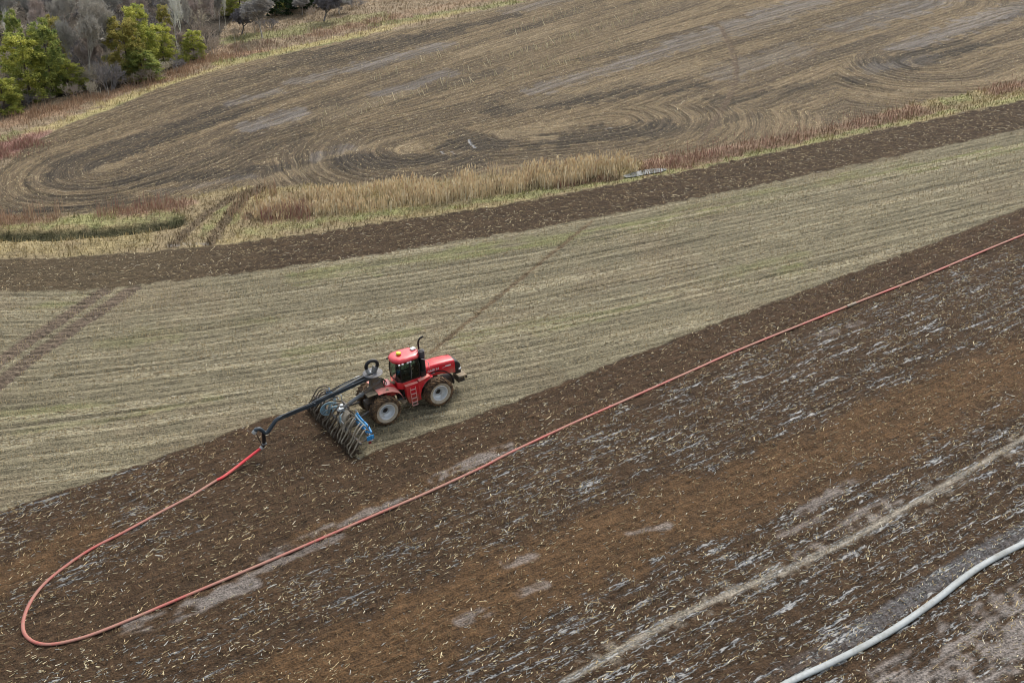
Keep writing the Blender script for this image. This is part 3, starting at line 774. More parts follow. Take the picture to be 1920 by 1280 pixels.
# thin reddish brush along the ditch and field edge, and scattered dry weed stems
def sticks(W, n, wid, h0, h1, cols, seed_w=.02, lean=.2):
    P, Nn, t = along(W, n); P = P + Nn * (RS.randn(n) * wid)[:, None]
    cb = np.array(cols)[RS.randint(len(cols), size=n)] * (.7 + .5 * RS.rand(n))[:, None]
    cl = .35 + 1.0 * sstep(.35, .65, fbm(P[:, 0] * .55, P[:, 1] * .55, 411, 2))
    return blades(P[:, 0], P[:, 1], zplane(P[:, 0], P[:, 1]) - .05, (h0 + (h1 - h0) * RS.rand(n)) * cl, seed_w + .02 * RS.rand(n), cb, lean, .35)
RED = [lin(164, 120, 110), lin(150, 108, 100), lin(172, 140, 122), lin(162, 136, 122), lin(172, 152, 126)]
PINK = [lin(176, 146, 124), lin(160, 130, 112), lin(188, 164, 132)]
sets = [sticks(GP([(488, 412), (530, 404), (580, 396)]), 700, 1.0, .5, 1.1, RED, .03), sticks(GP([(1215, 318), (1290, 300), (1340, 286)]), 620, 1.5, .3, .7, RED, .03),
        sticks(GP([(1340, 286), (1450, 262), (1530, 244), (1640, 222), (1720, 204)]), 1150, 1.5, .25, .65, RED, .03), sticks(GP([(1830, 172), (1880, 163), (1930, 152)]), 350, 1.1, .25, .6, RED, .03),
        sticks(GP([(-10, 416), (110, 410)]), 500, .8, .8, 1.7, PINK, .03, .06), sticks(GP([(180, 404), (350, 385)]), 700, .9, .5, 1.4, PINK + RED, .03, .08), sticks(GP([(-10, 296), (60, 262)]), 1500, 1.6, .4, .8, RED, .04),
        sticks(GP([(430, 410), (480, 380), (520, 360)]), 160, .7, .8, 1.6, PINK, .03, .08), sticks(GP([(1040, 348), (1140, 332)]), 400, .7, .3, .8, RED + PINK, .03), sticks(GP([(20, 225), (200, 178), (330, 140), (420, 102)]), 3200, 1.8, .3, .9, [lin(168, 138, 112), lin(176, 150, 122), lin(156, 128, 106)], .05, .4),
        sticks(GP([(420, 104), (520, 82), (640, 58), (760, 30)]), 1800, 2.2, .3, .8, [lin(150, 120, 104), lin(160, 140, 120), lin(150, 128, 118)], .05, .4)]
VV, FF, TT, CC, off = [], [], [], [], 0
for V, F, T, C in sets:
    VV.append(V); FF.append(F + off); TT.append(T + off); CC.append(C); off += len(V)
o = link("red_brush", raw_mesh("red_brush", np.vstack(VV), F4=np.vstack(FF), F3=np.vstack(TT), material=M_GRASS, colors=np.vstack(CC)))
tag(o, "reddish brush and dry weed stems along the ditch and wood edge", "brush", kind="stuff")
del VV, FF, TT, CC, V, F, T, C, V2, F2, T2, C2

# ================================================================== TREES
def bare_tree(seed, H, spread, depth=5, trunkfrac=.28, nfork=(2, 4), shape='round', tr=.16, tint=(120, 112, 108), twigs=4, lean=0.0):
    """a leafless tree: returns (trunk arrays, crown arrays) of three-sided limbs plus hair-thin twigs"""
    rs = random.Random(seed); TR = [[], [], []]; CR = [[], [], []]
    base = lin(*tint)
    def limb(B, p, q, r0, r1, c):
        d = (q - p); d.normalize(); a = d.orthogonal().normalized(); b = d.cross(a); o = len(B[0])
        for (pt, r) in ((p, r0), (q, r1)):
            for k in range(3):
                w = k * 2 * pi / 3; B[0].append(tuple(pt + a * cos(w) * r + b * sin(w) * r)); B[2].append(c)
        for k in range(3): B[1].append((o + k, o + (k + 1) % 3, o + 3 + (k + 1) % 3, o + 3 + k))
    def grow(p, d, L, r, lev):
        q = p.copy(); dd = d.copy(); nseg = 3 if lev < 3 else 2
        for s in range(nseg):
            dd = (dd + Vector((rs.gauss(0, .14), rs.gauss(0, .14), rs.gauss(.05, .08)))).normalized()
            e = q + dd * (L / nseg); ra = r * (1 - .3 * s / nseg); rb = r * (1 - .3 * (s + 1) / nseg)
            c = base * (.75 + .4 * rs.random()); limb(TR if lev == 0 else CR, q, e, ra, rb, tuple(c)); 
            if lev >= 1:
                for _ in range((1 if rs.random() < .8 else 0) if lev < depth else twigs):
                    if lev < depth: side(e, dd, L * rs.uniform(.45, .75), rb * .55, lev + 1)
                    else:
                        t = (dd * .8 + Vector((rs.gauss(0, .7), rs.gauss(0, .7), rs.gauss(.25, .5)))).normalized()
                        limb(CR, e, e + t * L * rs.uniform(.5, 1.1), max(rb * .6, .020), .010, tuple(base * (.8 + .5 * rs.random())))
            q = e
        if lev < depth:
            for _ in range(rs.randint(*nfork)):
                side(q, dd, L * rs.uniform(.62, .85), r * .62, lev + 1)
    def side(p, d, L, r, lev):
        ang = rs.uniform(.35, .95) * spread
        a = d.orthogonal().normalized(); a = Matrix.Rotation(rs.uniform(0, 2 * pi), 3, d) @ a
        nd = (d * cos(ang) + a * sin(ang) + Vector((0, 0, .12))).normalized()
        grow(p, nd, L, max(r, .020), lev)
    grow(Vector((0, 0, -.1)), Vector((lean, 0, 1)).normalized(), H * trunkfrac, tr, 0)
    zmax = max(v[2] for v in CR[0]); f = H / zmax
    def mesh(nm, B):
        return raw_mesh(nm, np.array(B[0]) * f, F4=B[1], material=M_BARK, colors=np.clip(B[2], .01, .7))
    return mesh("trunk", TR), mesh("crown", CR), max(np.hypot(*np.array(CR[0])[:, :2].T)) * f, H

def bush(seed, H, W, tint, n=60):
    """many-stemmed leafless shrub, one mesh of stems"""
    rs = random.Random(seed); B = [[], [], []]; base = lin(*tint)
    def limb(p, q, r0, r1, c):
        d = (q - p); d.normalize(); a = d.orthogonal().normalized(); b = d.cross(a); o = len(B[0])
        for (pt, r) in ((p, r0), (q, r1)):
            for k in range(3):
                w = k * 2 * pi / 3; B[0].append(tuple(pt + a * cos(w) * r + b * sin(w) * r)); B[2].append(tuple(c))
        for k in range(3): B[1].append((o + k, o + (k + 1) % 3, o + 3 + (k + 1) % 3, o + 3 + k))
    def grow(p, d, L, r, lev):
        e = p + d * L; c = base * (.7 + .5 * rs.random()); limb(p, e, r, r * .7, c)
        if lev < 4:
            for _ in range(3 if lev > 0 else 4):
                nd = (d + Vector((rs.gauss(0, .55), rs.gauss(0, .55), rs.gauss(.12, .35)))).normalized()
                grow(p + d * L * rs.uniform(.5, 1), nd, L * rs.uniform(.5, .85), max(r * .6, .008), lev + 1)
    for k in range(n // 6):
        a = rs.uniform(0, 6.28); t = rs.uniform(.1, .8)
        d = Vector((cos(a) * t, sin(a) * t, 1)).normalized()
        grow(Vector((cos(a) * W * .22 * rs.random(), sin(a) * W * .22 * rs.random(), -.05)), d, H * .32, .03, 0)
    V = np.array(B[0]); V[:, 2] *= H / V[:, 2].max(); V[:, :2] *= (W / 2) / np.percentile(np.hypot(V[:, 0], V[:, 1]), 97)
    return raw_mesh("stems", V, F4=B[1], material=M_BARK, colors=np.clip(B[2], .01, .7))

def cedar(seed, H, W, tint, tint2, shape=.5, n=17000):
    """feathery evergreen: leaf sprays in clumps over a lumpy crown, gaps between the clumps"""
    r = np.random.RandomState(seed); nl, per = 24, 9; nc = nl * per
    lz = np.linspace(.06, .90, nl) + r.randn(nl) * .05; prof = np.interp(lz, [0, .2, .5, .8, 1], [.84, .94, .84, .62, .30]); la = np.arange(nl) * 2.4 + r.rand(nl)
    lobe = np.column_stack([np.cos(la) * prof * W / 2 * .75, np.sin(la) * prof * W / 2 * .75, lz * H]); ls = (.13 + .10 * r.rand(nl)) * W * (1.15 - .45 * lz)
    q = r.randn(nc, 3); q /= np.linalg.norm(q, axis=1)[:, None]; li_ = np.arange(nc) % nl
    ctr = lobe[li_] + q * (ls[li_] * (.55 + .5 * r.rand(nc)))[:, None] * np.array([1, 1, 1.25]); ctr[:, 2] = np.clip(ctr[:, 2], .03 * H, .97 * H); tz = ctr[:, 2] / H; sz = (.05 + .05 * r.rand(nc)) * W
    i = r.randint(nc, size=n); d = r.randn(n, 3); d /= np.linalg.norm(d, axis=1)[:, None]; rr = r.rand(n) ** .5
    p = ctr[i] + d * (rr * sz[i])[:, None] * np.array([1.15, 1.15, .85])
    out = p.copy(); out[:, 2] = 0; out /= np.linalg.norm(out, axis=1)[:, None] + 1e-6
    ax = out * .8 + r.randn(n, 3) * .5 + np.array([0, 0, .35]); ax /= np.linalg.norm(ax, axis=1)[:, None]
    sd = np.cross(ax, r.randn(n, 3)); sd /= np.linalg.norm(sd, axis=1)[:, None]
    L = (.13 + .17 * r.rand(n)) * (H / 8) ** .4; w = L * .5
    V = np.zeros((n, 4, 3)); V[:, 0] = p - sd * w[:, None] * .5; V[:, 1] = p + ax * L[:, None] * .5 - sd * w[:, None] * .35 + 0
    V[:, 2] = p + ax * L[:, None]; V[:, 3] = p + sd * w[:, None] * .5
    cl = r.rand(nc); k = (cl[i] * .75 + .25 * r.rand(n))[:, None]
    c = lin(*tint) * (1 - k) + lin(*tint2) * k; c = c * (.65 + .55 * r.rand(n))[:, None]
    b = np.arange(n)[:, None] * 4
    cm = raw_mesh("crown", V.reshape(-1, 3), F4=b + [0, 1, 2, 3], material=M_LEAF, colors=np.clip(np.repeat(c, 4, axis=0), .004, .6))
    t = MB(); t.tube([(0, 0, -.1), (.05, .03, H * .4), (0, 0, H * .93)], [H * .018, H * .012, .02], M_TRUNKPLAIN, n=6)
    return t, cm

M_TRUNKPLAIN = dirty("grey brown bark", tuple(lin(84, 72, 62)), tuple(lin(120, 110, 98)), .9, 6.0)

# prototypes (meshes shared by every tree of the kind, stretched to its own size)
BARE = [bare_tree(3, 10, .95, 5, .26, (2, 3), tint=(184, 179, 170)), bare_tree(8, 10, .80, 5, .30, (2, 3), tint=(190, 185, 176)),
        bare_tree(21, 10, .85, 5, .24, (2, 4), tint=(184, 170, 162)), bare_tree(34, 10, .7, 5, .34, (2, 3), tint=(166, 163, 158))]
ROUND = [bare_tree(55, 6, 1.05, 5, .22, (3, 4), tint=(118, 115, 118), tr=.16), bare_tree(57, 6, .95, 5, .30, (2, 4), tint=(168, 164, 160), tr=.13)]
ASPEN = [bare_tree(71, 12, .62, 4, .52, (2, 3), tint=(236, 230, 206), tr=.30, lean=-.05), bare_tree(75, 12, .7, 4, .48, (2, 3), tint=(236, 230, 210), tr=.28, lean=-.16)]
BUSH = [(bush(5, 2.4, 3.4, (190, 176, 162)), 2.4, 3.4), (bush(6, 2.4, 3.4, (140, 136, 136)), 2.4, 3.4), (bush(9, 2.4, 3.4, (206, 196, 176)), 2.4, 3.4)]
CED = []
for s, t1, t2 in ((1, (216, 214, 112), (136, 150, 86)), (2, (204, 188, 112), (144, 148, 88)), (4, (190, 194, 110), (110, 130, 82)), (7, (72, 94, 60), (50, 70, 52))):
    tm, cm = cedar(s, 8.0, 5.0, t1, t2, .3 + .2 * s % 1)
    ob = tm.build("trunk"); tmesh = ob.data; bpy.data.objects.remove(ob); CED.append((tmesh, cm, 8.0, 5.0))

def px_scale(x, y):
    g = G(x, y); z = float(zplane(*g)); dep = g[1] * _cp + (CAMH - z) * _sp
    return g, z, FOC / dep
_rot = random.Random(5)

def plant(kind, idx, x, y, hpx, wpx, name, label, cat, group):
    """stand one tree or shrub on the hillside; its height and width come from how big it looks at that distance"""
    g, z, s = px_scale(x, y); H = hpx / (s * .93); W = wpx / s
    o = empty(name, loc=(g[0], g[1], z)); o.rotation_euler = (0, 0, _rot.uniform(0, 6.28)) if kind != 'aspen' else (0, 0, _rot.uniform(-.3, .3))
    tag(o, label, cat, group)
    if kind in ('bare', 'round', 'aspen'):
        tm, cm, rad, h0 = {'bare': BARE, 'round': ROUND, 'aspen': ASPEN}[kind][idx]
        kids = [link("trunk", tm, o), link("crown", cm, o)]; sc = (W / 2 / rad / .80, W / 2 / rad / .80, H / h0)
    elif kind == 'cedar':
        tm, cm, h0, w0 = CED[idx]; kids = [link("trunk", tm, o), link("crown", cm, o)]; sc = (W * 1.2 / w0, W * 1.2 / w0, H * .97 / h0)
    else:
        m, h0, w0 = BUSH[idx]; kids = [link("stems", m, o)]; sc = (W / w0, W / w0, H / h0)
    o.scale = sc
    return o

GC, GB, GS = "evergreens at the wood edge", "leafless trees in the wood", "leafless shrubs along the wood edge"
T = [
 # evergreens
 ('cedar', 0, 58, 188, 118, 78, "evergreen_tree", "broad bright yellow-green evergreen at the lower left of the wood, nearest the field corner"),
 ('cedar', 2, 100, 178, 132, 58, "evergreen_tree", "tall dark-hearted evergreen just right of the broad bright one at the lower left"),
 ('cedar', 0, 130, 172, 52, 56, "evergreen_tree", "low spreading evergreen between the tall dark-hearted one and the pale tan shrub"),
 ('cedar', 0, 10, 213, 64, 60, "evergreen_tree", "yellow-green bushy evergreen cut by the left edge, lowest in the photo"),
 ('cedar', 2, 42, 140, 112, 32, "evergreen_tree", "slim dark green evergreen rising behind the broad bright one, left of the pinkish bare tree"),
 ('cedar', 1, 112, 132, 98, 34, "evergreen_tree", "slim olive-gold evergreen top standing against the big grey bare tree"),
 ('cedar', 1, 242, 150, 112, 62, "evergreen_tree", "orange-topped evergreen on the right of the dark rounded shrub"),
 ('cedar', 0, 272, 136, 118, 56, "evergreen_tree", "tallest yellow-green evergreen of the clump left of the two pale trunks"),
 ('cedar', 2, 268, 150, 56, 60, "evergreen_tree", "low deep green evergreen at the foot of the orange-topped one"),
 ('cedar', 0, 308, 124, 74, 46, "evergreen_tree", "rounded bright evergreen immediately left of the two pale trunks"),
 ('cedar', 0, 364, 110, 50, 40, "evergreen_tree", "small round evergreen right of the two pale trunks"),
 ('cedar', 1, 312, 72, 60, 26, "evergreen_tree", "narrow evergreen tip showing behind, above the rounded bright one"),
 ('cedar', 0, 344, 120, 16, 20, "evergreen_shrub", "tiny green bush at the foot of the two pale trunks"),
 ('cedar', 2, 4, 62, 74, 34, "evergreen_tree", "evergreen in the far upper left corner of the photo"),
 ('cedar', 0, 452, 28, 44, 60, "evergreen_tree", "bright green evergreen at the top edge behind the round grey tree"),
 ('cedar', 3, 520, 30, 64, 46, "dark_pine", "dark pine at the top edge right behind the round grey tree"),
 ('cedar', 3, 570, 18, 60, 56, "dark_pine", "dark pine at the top edge between the small shrubs and the lone dark-trunked tree"),
 ('cedar', 3, 628, 6, 50, 46, "dark_pine", "dark pine farthest right along the top edge"),
 ('cedar', 0, 527, 26, 20, 24, "evergreen_shrub", "small yellow-green bush in front of the dark pines"),
 # bare trees of the wood
 ('bare', 0, 168, 160, 158, 96, "bare_tree", "largest grey leafless tree, in the hollow between the two evergreen clumps"),
 ('bare', 1, 206, 146, 140, 72, "bare_tree", "pale-branched leafless tree beside the largest grey one, just left of the orange-topped evergreen"),
 ('bare', 3, 140, 150, 110, 60, "bare_tree", "thin grey leafless tree rising from behind the tall dark-hearted evergreen"),
 ('bare', 2, 76, 104, 104, 62, "bare_tree", "pinkish-grey leafless tree standing above the left evergreens"),
 ('aspen', 1, 26, 120, 100, 40, "pale_tree", "pale-limbed leafless tree leaning at the left edge above the evergreens"),
 ('bare', 1, 12, 176, 112, 44, "bare_tree", "lichen-grey leafless tree cut by the left edge beside the broad evergreen"),
 ('bare', 3, 24, 76, 96, 60, "bare_tree", "grey leafless tree near the upper left corner in the back row"),
 ('bare', 0, 122, 82, 104, 66, "bare_tree", "grey leafless tree in the back row behind the pinkish one"),
 ('bare', 1, 172, 74, 96, 70, "bare_tree", "blue-grey leafless tree in the back row directly above the largest grey one"),
 ('bare', 3, 218, 72, 96, 66, "bare_tree", "grey leafless tree in the back row above the orange-topped evergreen"),
 ('bare', 2, 262, 62, 90, 60, "bare_tree", "mauve-grey leafless tree in the back row above the tallest evergreen of the right clump"),
 ('bare', 1, 300, 60, 92, 60, "bare_tree", "whitish-limbed leafless tree in the back row left of the two pale trunks"),
 ('aspen', 0, 345, 104, 128, 60, "pale_tree", "straight pale trunk, the right one of the two rising from the wood edge"),
 ('aspen', 1, 336, 103, 112, 60, "pale_tree", "crooked pale trunk, the left one of the two rising from the wood edge"),
 ('bare', 2, 332, 112, 62, 50, "bare_tree", "low grey tangle of a tree behind the feet of the two pale trunks"),
 ('bare', 2, 378, 66, 86, 56, "bare_tree", "pinkish-grey leafless tree right behind the small round evergreen"),
 ('bare', 3, 412, 58, 76, 46, "bare_tree", "dark grey leafless tree between the pinkish tree and the round grey tree"),
 ('aspen', 0, 424, 56, 74, 26, "pale_tree", "single thin pale trunk left of the round grey tree"),
 ('round', 0, 453, 64, 50, 58, "bare_tree", "round dark grey leafless tree on the grass right of the wood"),
 ('round', 1, 492, 72, 76, 66, "bare_tree", "taller light grey leafless tree with a thin stem, touching the round dark one"),
 ('round', 0, 607, 40, 54, 62, "bare_tree", "lone leafless tree with a dark straight trunk near the top edge"),
 ('round', 1, 566, 28, 34, 40, "bare_tree", "small grey leafless tree in front of the dark pines"),
 ('round', 1, 636, 26, 30, 44, "bare_tree", "small grey leafless tree right of the lone dark-trunked one"),
 # shrubs
 ('bush', 1, 205, 170, 58, 74, "bare_shrub", "dark grey rounded shrub, the biggest at the wood edge, under the largest bare tree"),
 ('bush', 2, 173, 180, 30, 24, "bare_shrub", "pale tan upright shrub left of the dark grey rounded one"),
 ('bush', 1, 46, 200, 26, 40, "bare_shrub", "grey shrub in front of the broad bright evergreen at the lower left"),
 ('bush', 0, 82, 192, 22, 40, "bare_shrub", "brownish shrub below the tall dark-hearted evergreen"),
 ('bush', 0, 132, 182, 28, 50, "bare_shrub", "wide brownish shrub left of the pale tan upright one"),
 ('bush', 0, 246, 160, 22, 40, "bare_shrub", "tan shrub right of the dark grey rounded one"),
 ('bush', 0, 282, 152, 30, 56, "bare_shrub", "wide pinkish-tan shrub below the orange-topped evergreen"),
 ('bush', 2, 308, 138, 26, 42, "bare_shrub", "light grey shrub right of the wide pinkish-tan one"),
 ('bush', 1, 333, 132, 24, 40, "bare_shrub", "grey-brown shrub beneath the two pale trunks, with two pale stakes before it"),
 ('bush', 0, 398, 104, 44, 48, "bare_shrub", "pinkish-grey shrub at the right end of the wood beside the small round evergreen"),
 ('bush', 0, 374, 112, 20, 34, "bare_shrub", "small tan shrub between the small round evergreen and the pinkish-grey shrub"),
 ('bush', 0, 438, 68, 17, 34, "bare_shrub", "low shrub under the left side of the round dark grey tree"),
 ('bush', 0, 478, 60, 24, 40, "bare_shrub", "rounded shrub under the right side of the round dark grey tree"),
 ('bush', 1, 506, 54, 20, 40, "bare_shrub", "grey shrub behind the taller light grey tree, on its right"),
 ('bush', 0, 528, 32, 14, 20, "bare_shrub", "small shrub in front of the dark pine nearest the round grey tree"),
 ('bush', 1, 545, 22, 22, 26, "bare_shrub", "dark shrub beside the small yellow-green bush at the pines"),
 ('bush', 0, 590, 36, 26, 34, "bare_shrub", "pinkish shrub just left of the lone dark-trunked tree"),
 ('bush', 1, 664, 14, 18, 40, "bare_shrub", "grey shrub farthest right along the top edge beyond the lone tree"),
]
for k_, i_, x_, y_, h_, w_, nm_, lb_ in T:
    cat_ = {"evergreen_tree": "evergreen tree", "evergreen_shrub": "evergreen shrub", "dark_pine": "pine tree", "bare_tree": "bare tree", "pale_tree": "bare tree", "bare_shrub": "shrub"}[nm_]
    plant(k_, i_, x_, y_, h_, w_, nm_, lb_, cat_, {'cedar': GC, 'bush': GS}.get(k_, GB))

# the tangle of grey saplings and brush behind them, one mass nobody could count
VV, FF, CC, off = [], [], [], 0
_tr = np.random.RandomState(77)
src = []
for (tm, cm, rad, h0) in BARE:
    for me_ in (cm,): 
        v_ = np.empty(len(me_.vertices) * 3, np.float32); me_.vertices.foreach_get("co", v_); f_ = np.empty(len(me_.polygons) * 4, np.int32); me_.polygons.foreach_get("vertices", f_) if False else me_.loops.foreach_get("vertex_index", f_)
        c_ = np.empty(len(me_.vertices) * 4, np.float32); me_.attributes["tint"].data.foreach_get("color", c_); src.append((v_.reshape(-1, 3), f_.reshape(-1, 4), c_.reshape(-1, 4)[:, :3], rad, h0))
for (me_, h0, w0) in BUSH:
    v_ = np.empty(len(me_.vertices) * 3, np.float32); me_.vertices.foreach_get("co", v_); f_ = np.empty(len(me_.loops), np.int32); me_.loops.foreach_get("vertex_index", f_)
    c_ = np.empty(len(me_.vertices) * 4, np.float32); me_.attributes["tint"].data.foreach_get("color", c_); src.append((v_.reshape(-1, 3), f_.reshape(-1, 4), c_.reshape(-1, 4)[:, :3], w0 / 2, h0))
spots = []
while len(spots) < 150:
    x_, y_ = _tr.uniform(-60, 440), _tr.uniform(-50, 185)
    g = G(x_, y_)
    if inside(np.array([g[0]]), np.array([g[1] - 2.0]), WOOD)[0]: spots.append(g)
for j_, g in enumerate(spots):
    tall = j_ % 3 == 0
    v_, f_, c_, rad, h0 = src[_tr.randint(4) if tall else 4 + _tr.randint(3)]
    Hh = _tr.uniform(4.0, 7.5) if tall else _tr.uniform(1.8, 4.0); Rr = _tr.uniform(1.6, 2.6) if tall else _tr.uniform(1.4, 2.6)
    a_ = _tr.uniform(0, 6.28); k_ = np.array([Rr / rad, Rr / rad, Hh / h0]); w_ = v_ * k_
    w_ = np.column_stack([w_[:, 0] * cos(a_) - w_[:, 1] * sin(a_) + g[0], w_[:, 0] * sin(a_) + w_[:, 1] * cos(a_) + g[1], w_[:, 2] + zplane(*g)])
    VV.append(w_); FF.append(f_ + off); CC.append(np.clip(c_ * _tr.uniform(.75, 1.1), 0, .8)); off += len(v_)
o = link("thicket", raw_mesh("thicket", np.vstack(VV), F4=np.vstack(FF), material=M_BARK, colors=np.vstack(CC)))
tag(o, "grey tangle of saplings and brush filling the wood between its trees", "thicket", kind="stuff")
print("thicket verts", off, "bare crowns", [len(c[1].vertices) for c in BARE])
del VV, FF, CC
# thin stakes along the wood edge
M_STAKE = dirty("weathered wood", tuple(lin(186, 178, 164)), tuple(lin(130, 120, 106)), .85, 5.0)
for x_, y_, hp_, lb_ in ((204, 181, 15, "pale wooden stake in front of the dark grey rounded shrub"), (189, 177, 12, "dark wooden stake left of the pale one by the rounded shrub"),
                         (325, 135, 11, "left one of two pale stakes below the pale trunks"), (334, 136, 10, "right one of two pale stakes below the pale trunks"),
                         (478, 65, 11, "pale stake under the round dark grey tree, its right side"), (441, 82, 10, "pale stake on the grass below the round dark grey tree"),
                         (460, 68, 8, "short stake under the middle of the round dark grey tree")):
    g, z, s = px_scale(x_, y_); H_ = hp_ / (s * .93)
    b = MB(); b.tube([(0, 0, -.2), (.02, 0, H_ * .5), (.0, .02, H_)], [.06, .055, .05], M_STAKE, n=6)
    o = b.build("wooden_stake"); o.location = (g[0], g[1], z); tag(o, lb_, "stake", "thin stakes along the wood edge")

# ================================================================== HOSES
def hose(name, pts, w, h, material, label, cat, zend=None, cut=8):
    W = [np.array(p[:3]) if len(p) == 3 else np.array([*G(*p), np.nan]) for p in pts]
    W = [np.array([q[0], q[1], float(zplane(q[0], q[1])) + h * .42]) if np.isnan(q[2]) else q for q in W]
    P = smoothpath(W, cut)
    b = MB(); b.tube([tuple(q) for q in P], w / 2, material, n=10, rz=h / 2, up=(-SLX, -SLY, 1)); o = b.build(name, ang=80)
    tag(o, label, cat); return o

def hose_material(name, clean, dusty, scale=.45, lo=.35, hi=.62, wear=None):
    m = mat(name, clean, .55); k = NT(m); tc = k.n("ShaderNodeTexCoord")
    n1 = k.n("ShaderNodeTexNoise", Scale=scale, Detail=4.0, Roughness=.6); k.l(tc.outputs["Object"], n1.inputs["Vector"])
    n2 = k.n("ShaderNodeTexNoise", Scale=7.0, Detail=4.0, Roughness=.6); k.l(tc.outputs["Object"], n2.inputs["Vector"])
    f = k.ramp(k.math('ADD', k.math('MULTIPLY', n1.outputs[0], .7), k.math('MULTIPLY', n2.outputs[0], .3)), lo, hi)
    c = k.mix(f, clean, dusty)
    if wear: c = k.mix(k.math('MULTIPLY', k.ramp(n2.outputs[0], .58, .72), .7), c, wear)
    k.l(c, k.p.inputs["Base Color"]); k.l(k.math('ADD', k.math('MULTIPLY', f, .3), .5), k.p.inputs["Roughness"]); return m
M_RED = hose_material("dusty red hose", tuple(lin(172, 66, 62)), tuple(lin(162, 120, 106)), .30, .33, .58, tuple(lin(146, 104, 84)))
M_GREYHOSE = hose_material("grey white hose", tuple(lin(154, 161, 163)), tuple(lin(136, 138, 134)), .5, .4, .7, tuple(lin(128, 124, 112)))
hose("drag_hose", [(3000, 70), (2600, 205), (2250, 320), (2050, 391), (1920, 441), (1820, 482), (1720, 524), (1600, 571), (1400, 651), (1300, 695), (1180, 748), (1080, 792), (960, 848), (900, 879), (800, 925), (700, 968), (620, 1003), (520, 1046),
     (430, 1084), (330, 1126), (250, 1160), (180, 1188), (130, 1203), (92, 1209), (66, 1205), (49, 1193), (43, 1175), (48, 1150), (62, 1122), (85, 1094), (120, 1065), (170, 1031), (230, 1000),
     (300, 962), (360, 930), (407, 901)], .20, .13, M_RED, "long dusty red hose looping across the dark worked soil behind the tractor", "hose")
_c0, _c1 = G(1588, 576), G(1604, 570)
b = MB(); b.tube([(*_c0, float(zplane(*_c0)) + .06), (*_c1, float(zplane(*_c1)) + .06)], .115, dirty("dull coupling metal", tuple(lin(150, 142, 130)), tuple(lin(128, 108, 88)), .5, 5.0, metal=.4), n=12); b.build("coupling", bpy.data.objects["drag_hose"])
hose("supply_hose", WHITE_HOSE, .38, .18, M_GREYHOSE, "thick pale grey hose lying on the mud in the lower right corner", "hose")

# ================================================================== TRACTOR
RED = tuple(lin(208, 18, 42)); PINKDUST = tuple(lin(196, 132, 112))
M_PAINT = dirty("red paint", RED, PINKDUST, .28, 1.6, .46, .85, amount=.6, spec=.8)
for _m in (M_PAINT,): _m.node_tree.nodes["Principled BSDF"].inputs["Coat Weight"].default_value = .7; _m.node_tree.nodes["Principled BSDF"].inputs["Coat Roughness"].default_value = .12
M_HOODSIDE = dirty("red side panel", RED, PINKDUST, .34, 2.2, .45, .8, zlow=(1.45, 2.15), amount=.85)
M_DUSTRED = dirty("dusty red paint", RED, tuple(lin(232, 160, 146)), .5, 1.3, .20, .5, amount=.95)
M_LOWRED = dirty("muddy red step panel", RED, tuple(lin(140, 110, 86)), .45, 2.0, .4, .75, zlow=(.75, 1.75), amount=.9)
M_VENT = mat("dark red mesh", tuple(lin(118, 22, 36)), .7)
M_BLACK = dirty("black plastic", (.012, .012, .014), tuple(lin(90, 80, 70)), .45, 2.0, .5, .85, amount=.5)
M_BLACKCLEAN = mat("black metal", (.012, .012, .015), .4)
M_SOOT = dirty("sooty grey metal", tuple(lin(74, 74, 84)), tuple(lin(110, 104, 104)), .5, 4.0, metal=.4)
M_STEEL = dirty("grey steel", tuple(lin(118, 122, 126)), tuple(lin(120, 108, 92)), .5, 3.0, .42, .7, metal=.35)
M_BOOM = dirty("blue grey boom paint", tuple(lin(50, 62, 72)), tuple(lin(104, 106, 106)), .38, 2.0, .5, .8, amount=.6)
M_DARKSTEEL = dirty("dark muddy steel", tuple(lin(48, 46, 46)), MUDC, .6, 2.5, .4, .7)
M_MUDPLATE = dirty("muddy plate", tuple(lin(112, 104, 92)), DRYMUD, .8, 2.5, .3, .6)
M_RIM = dirty("silver wheel paint", tuple(lin(214, 218, 222)), DRYMUD, .35, 2.4, .52, .8, metal=.25, amount=.7)
M_WALL = dirty("tyre side with dried mud", tuple(lin(92, 84, 76)), tuple(lin(176, 164, 146)), .9, 3.0, .22, .5)
M_TREAD = dirty("muddy tread", tuple(lin(58, 46, 36)), tuple(lin(124, 98, 70)), .95, 3.2, .38, .66)
M_WHITE = mat("white lamp glass", (.85, .86, .88), .15)
M_TEXT = mat("silver lettering", tuple(lin(226, 214, 214)), .4)
M_STEPS = mat("worn step edges", tuple(lin(200, 158, 152)), .5)
M_YELLOW = mat("yellow dome", tuple(lin(236, 222, 60)), .35)
M_SEAT = mat("dark seat cloth", tuple(lin(34, 36, 40)), .8)

def glass_material():
    m = mat("tinted cab glass", (.01, .03, .025), .04); k = NT(m)
    tr = k.n("ShaderNodeBsdfTransparent"); tr.inputs[0].default_value = (.34, .50, .45, 1)
    gl = k.n("ShaderNodeBsdfGlossy", Roughness=.03); gl.inputs[0].default_value = (.75, .85, .82, 1)
    fr = k.n("ShaderNodeFresnel", IOR=1.5)
    mx = k.n("ShaderNodeMixShader"); k.l(k.math('ADD', fr.outputs[0], .05, clamp=True), mx.inputs[0]); k.l(tr.outputs[0], mx.inputs[1]); k.l(gl.outputs[0], mx.inputs[2])
    k.l(mx.outputs[0], k.t.nodes["Material Output"].inputs["Surface"]); return m
M_GLASS = glass_material()

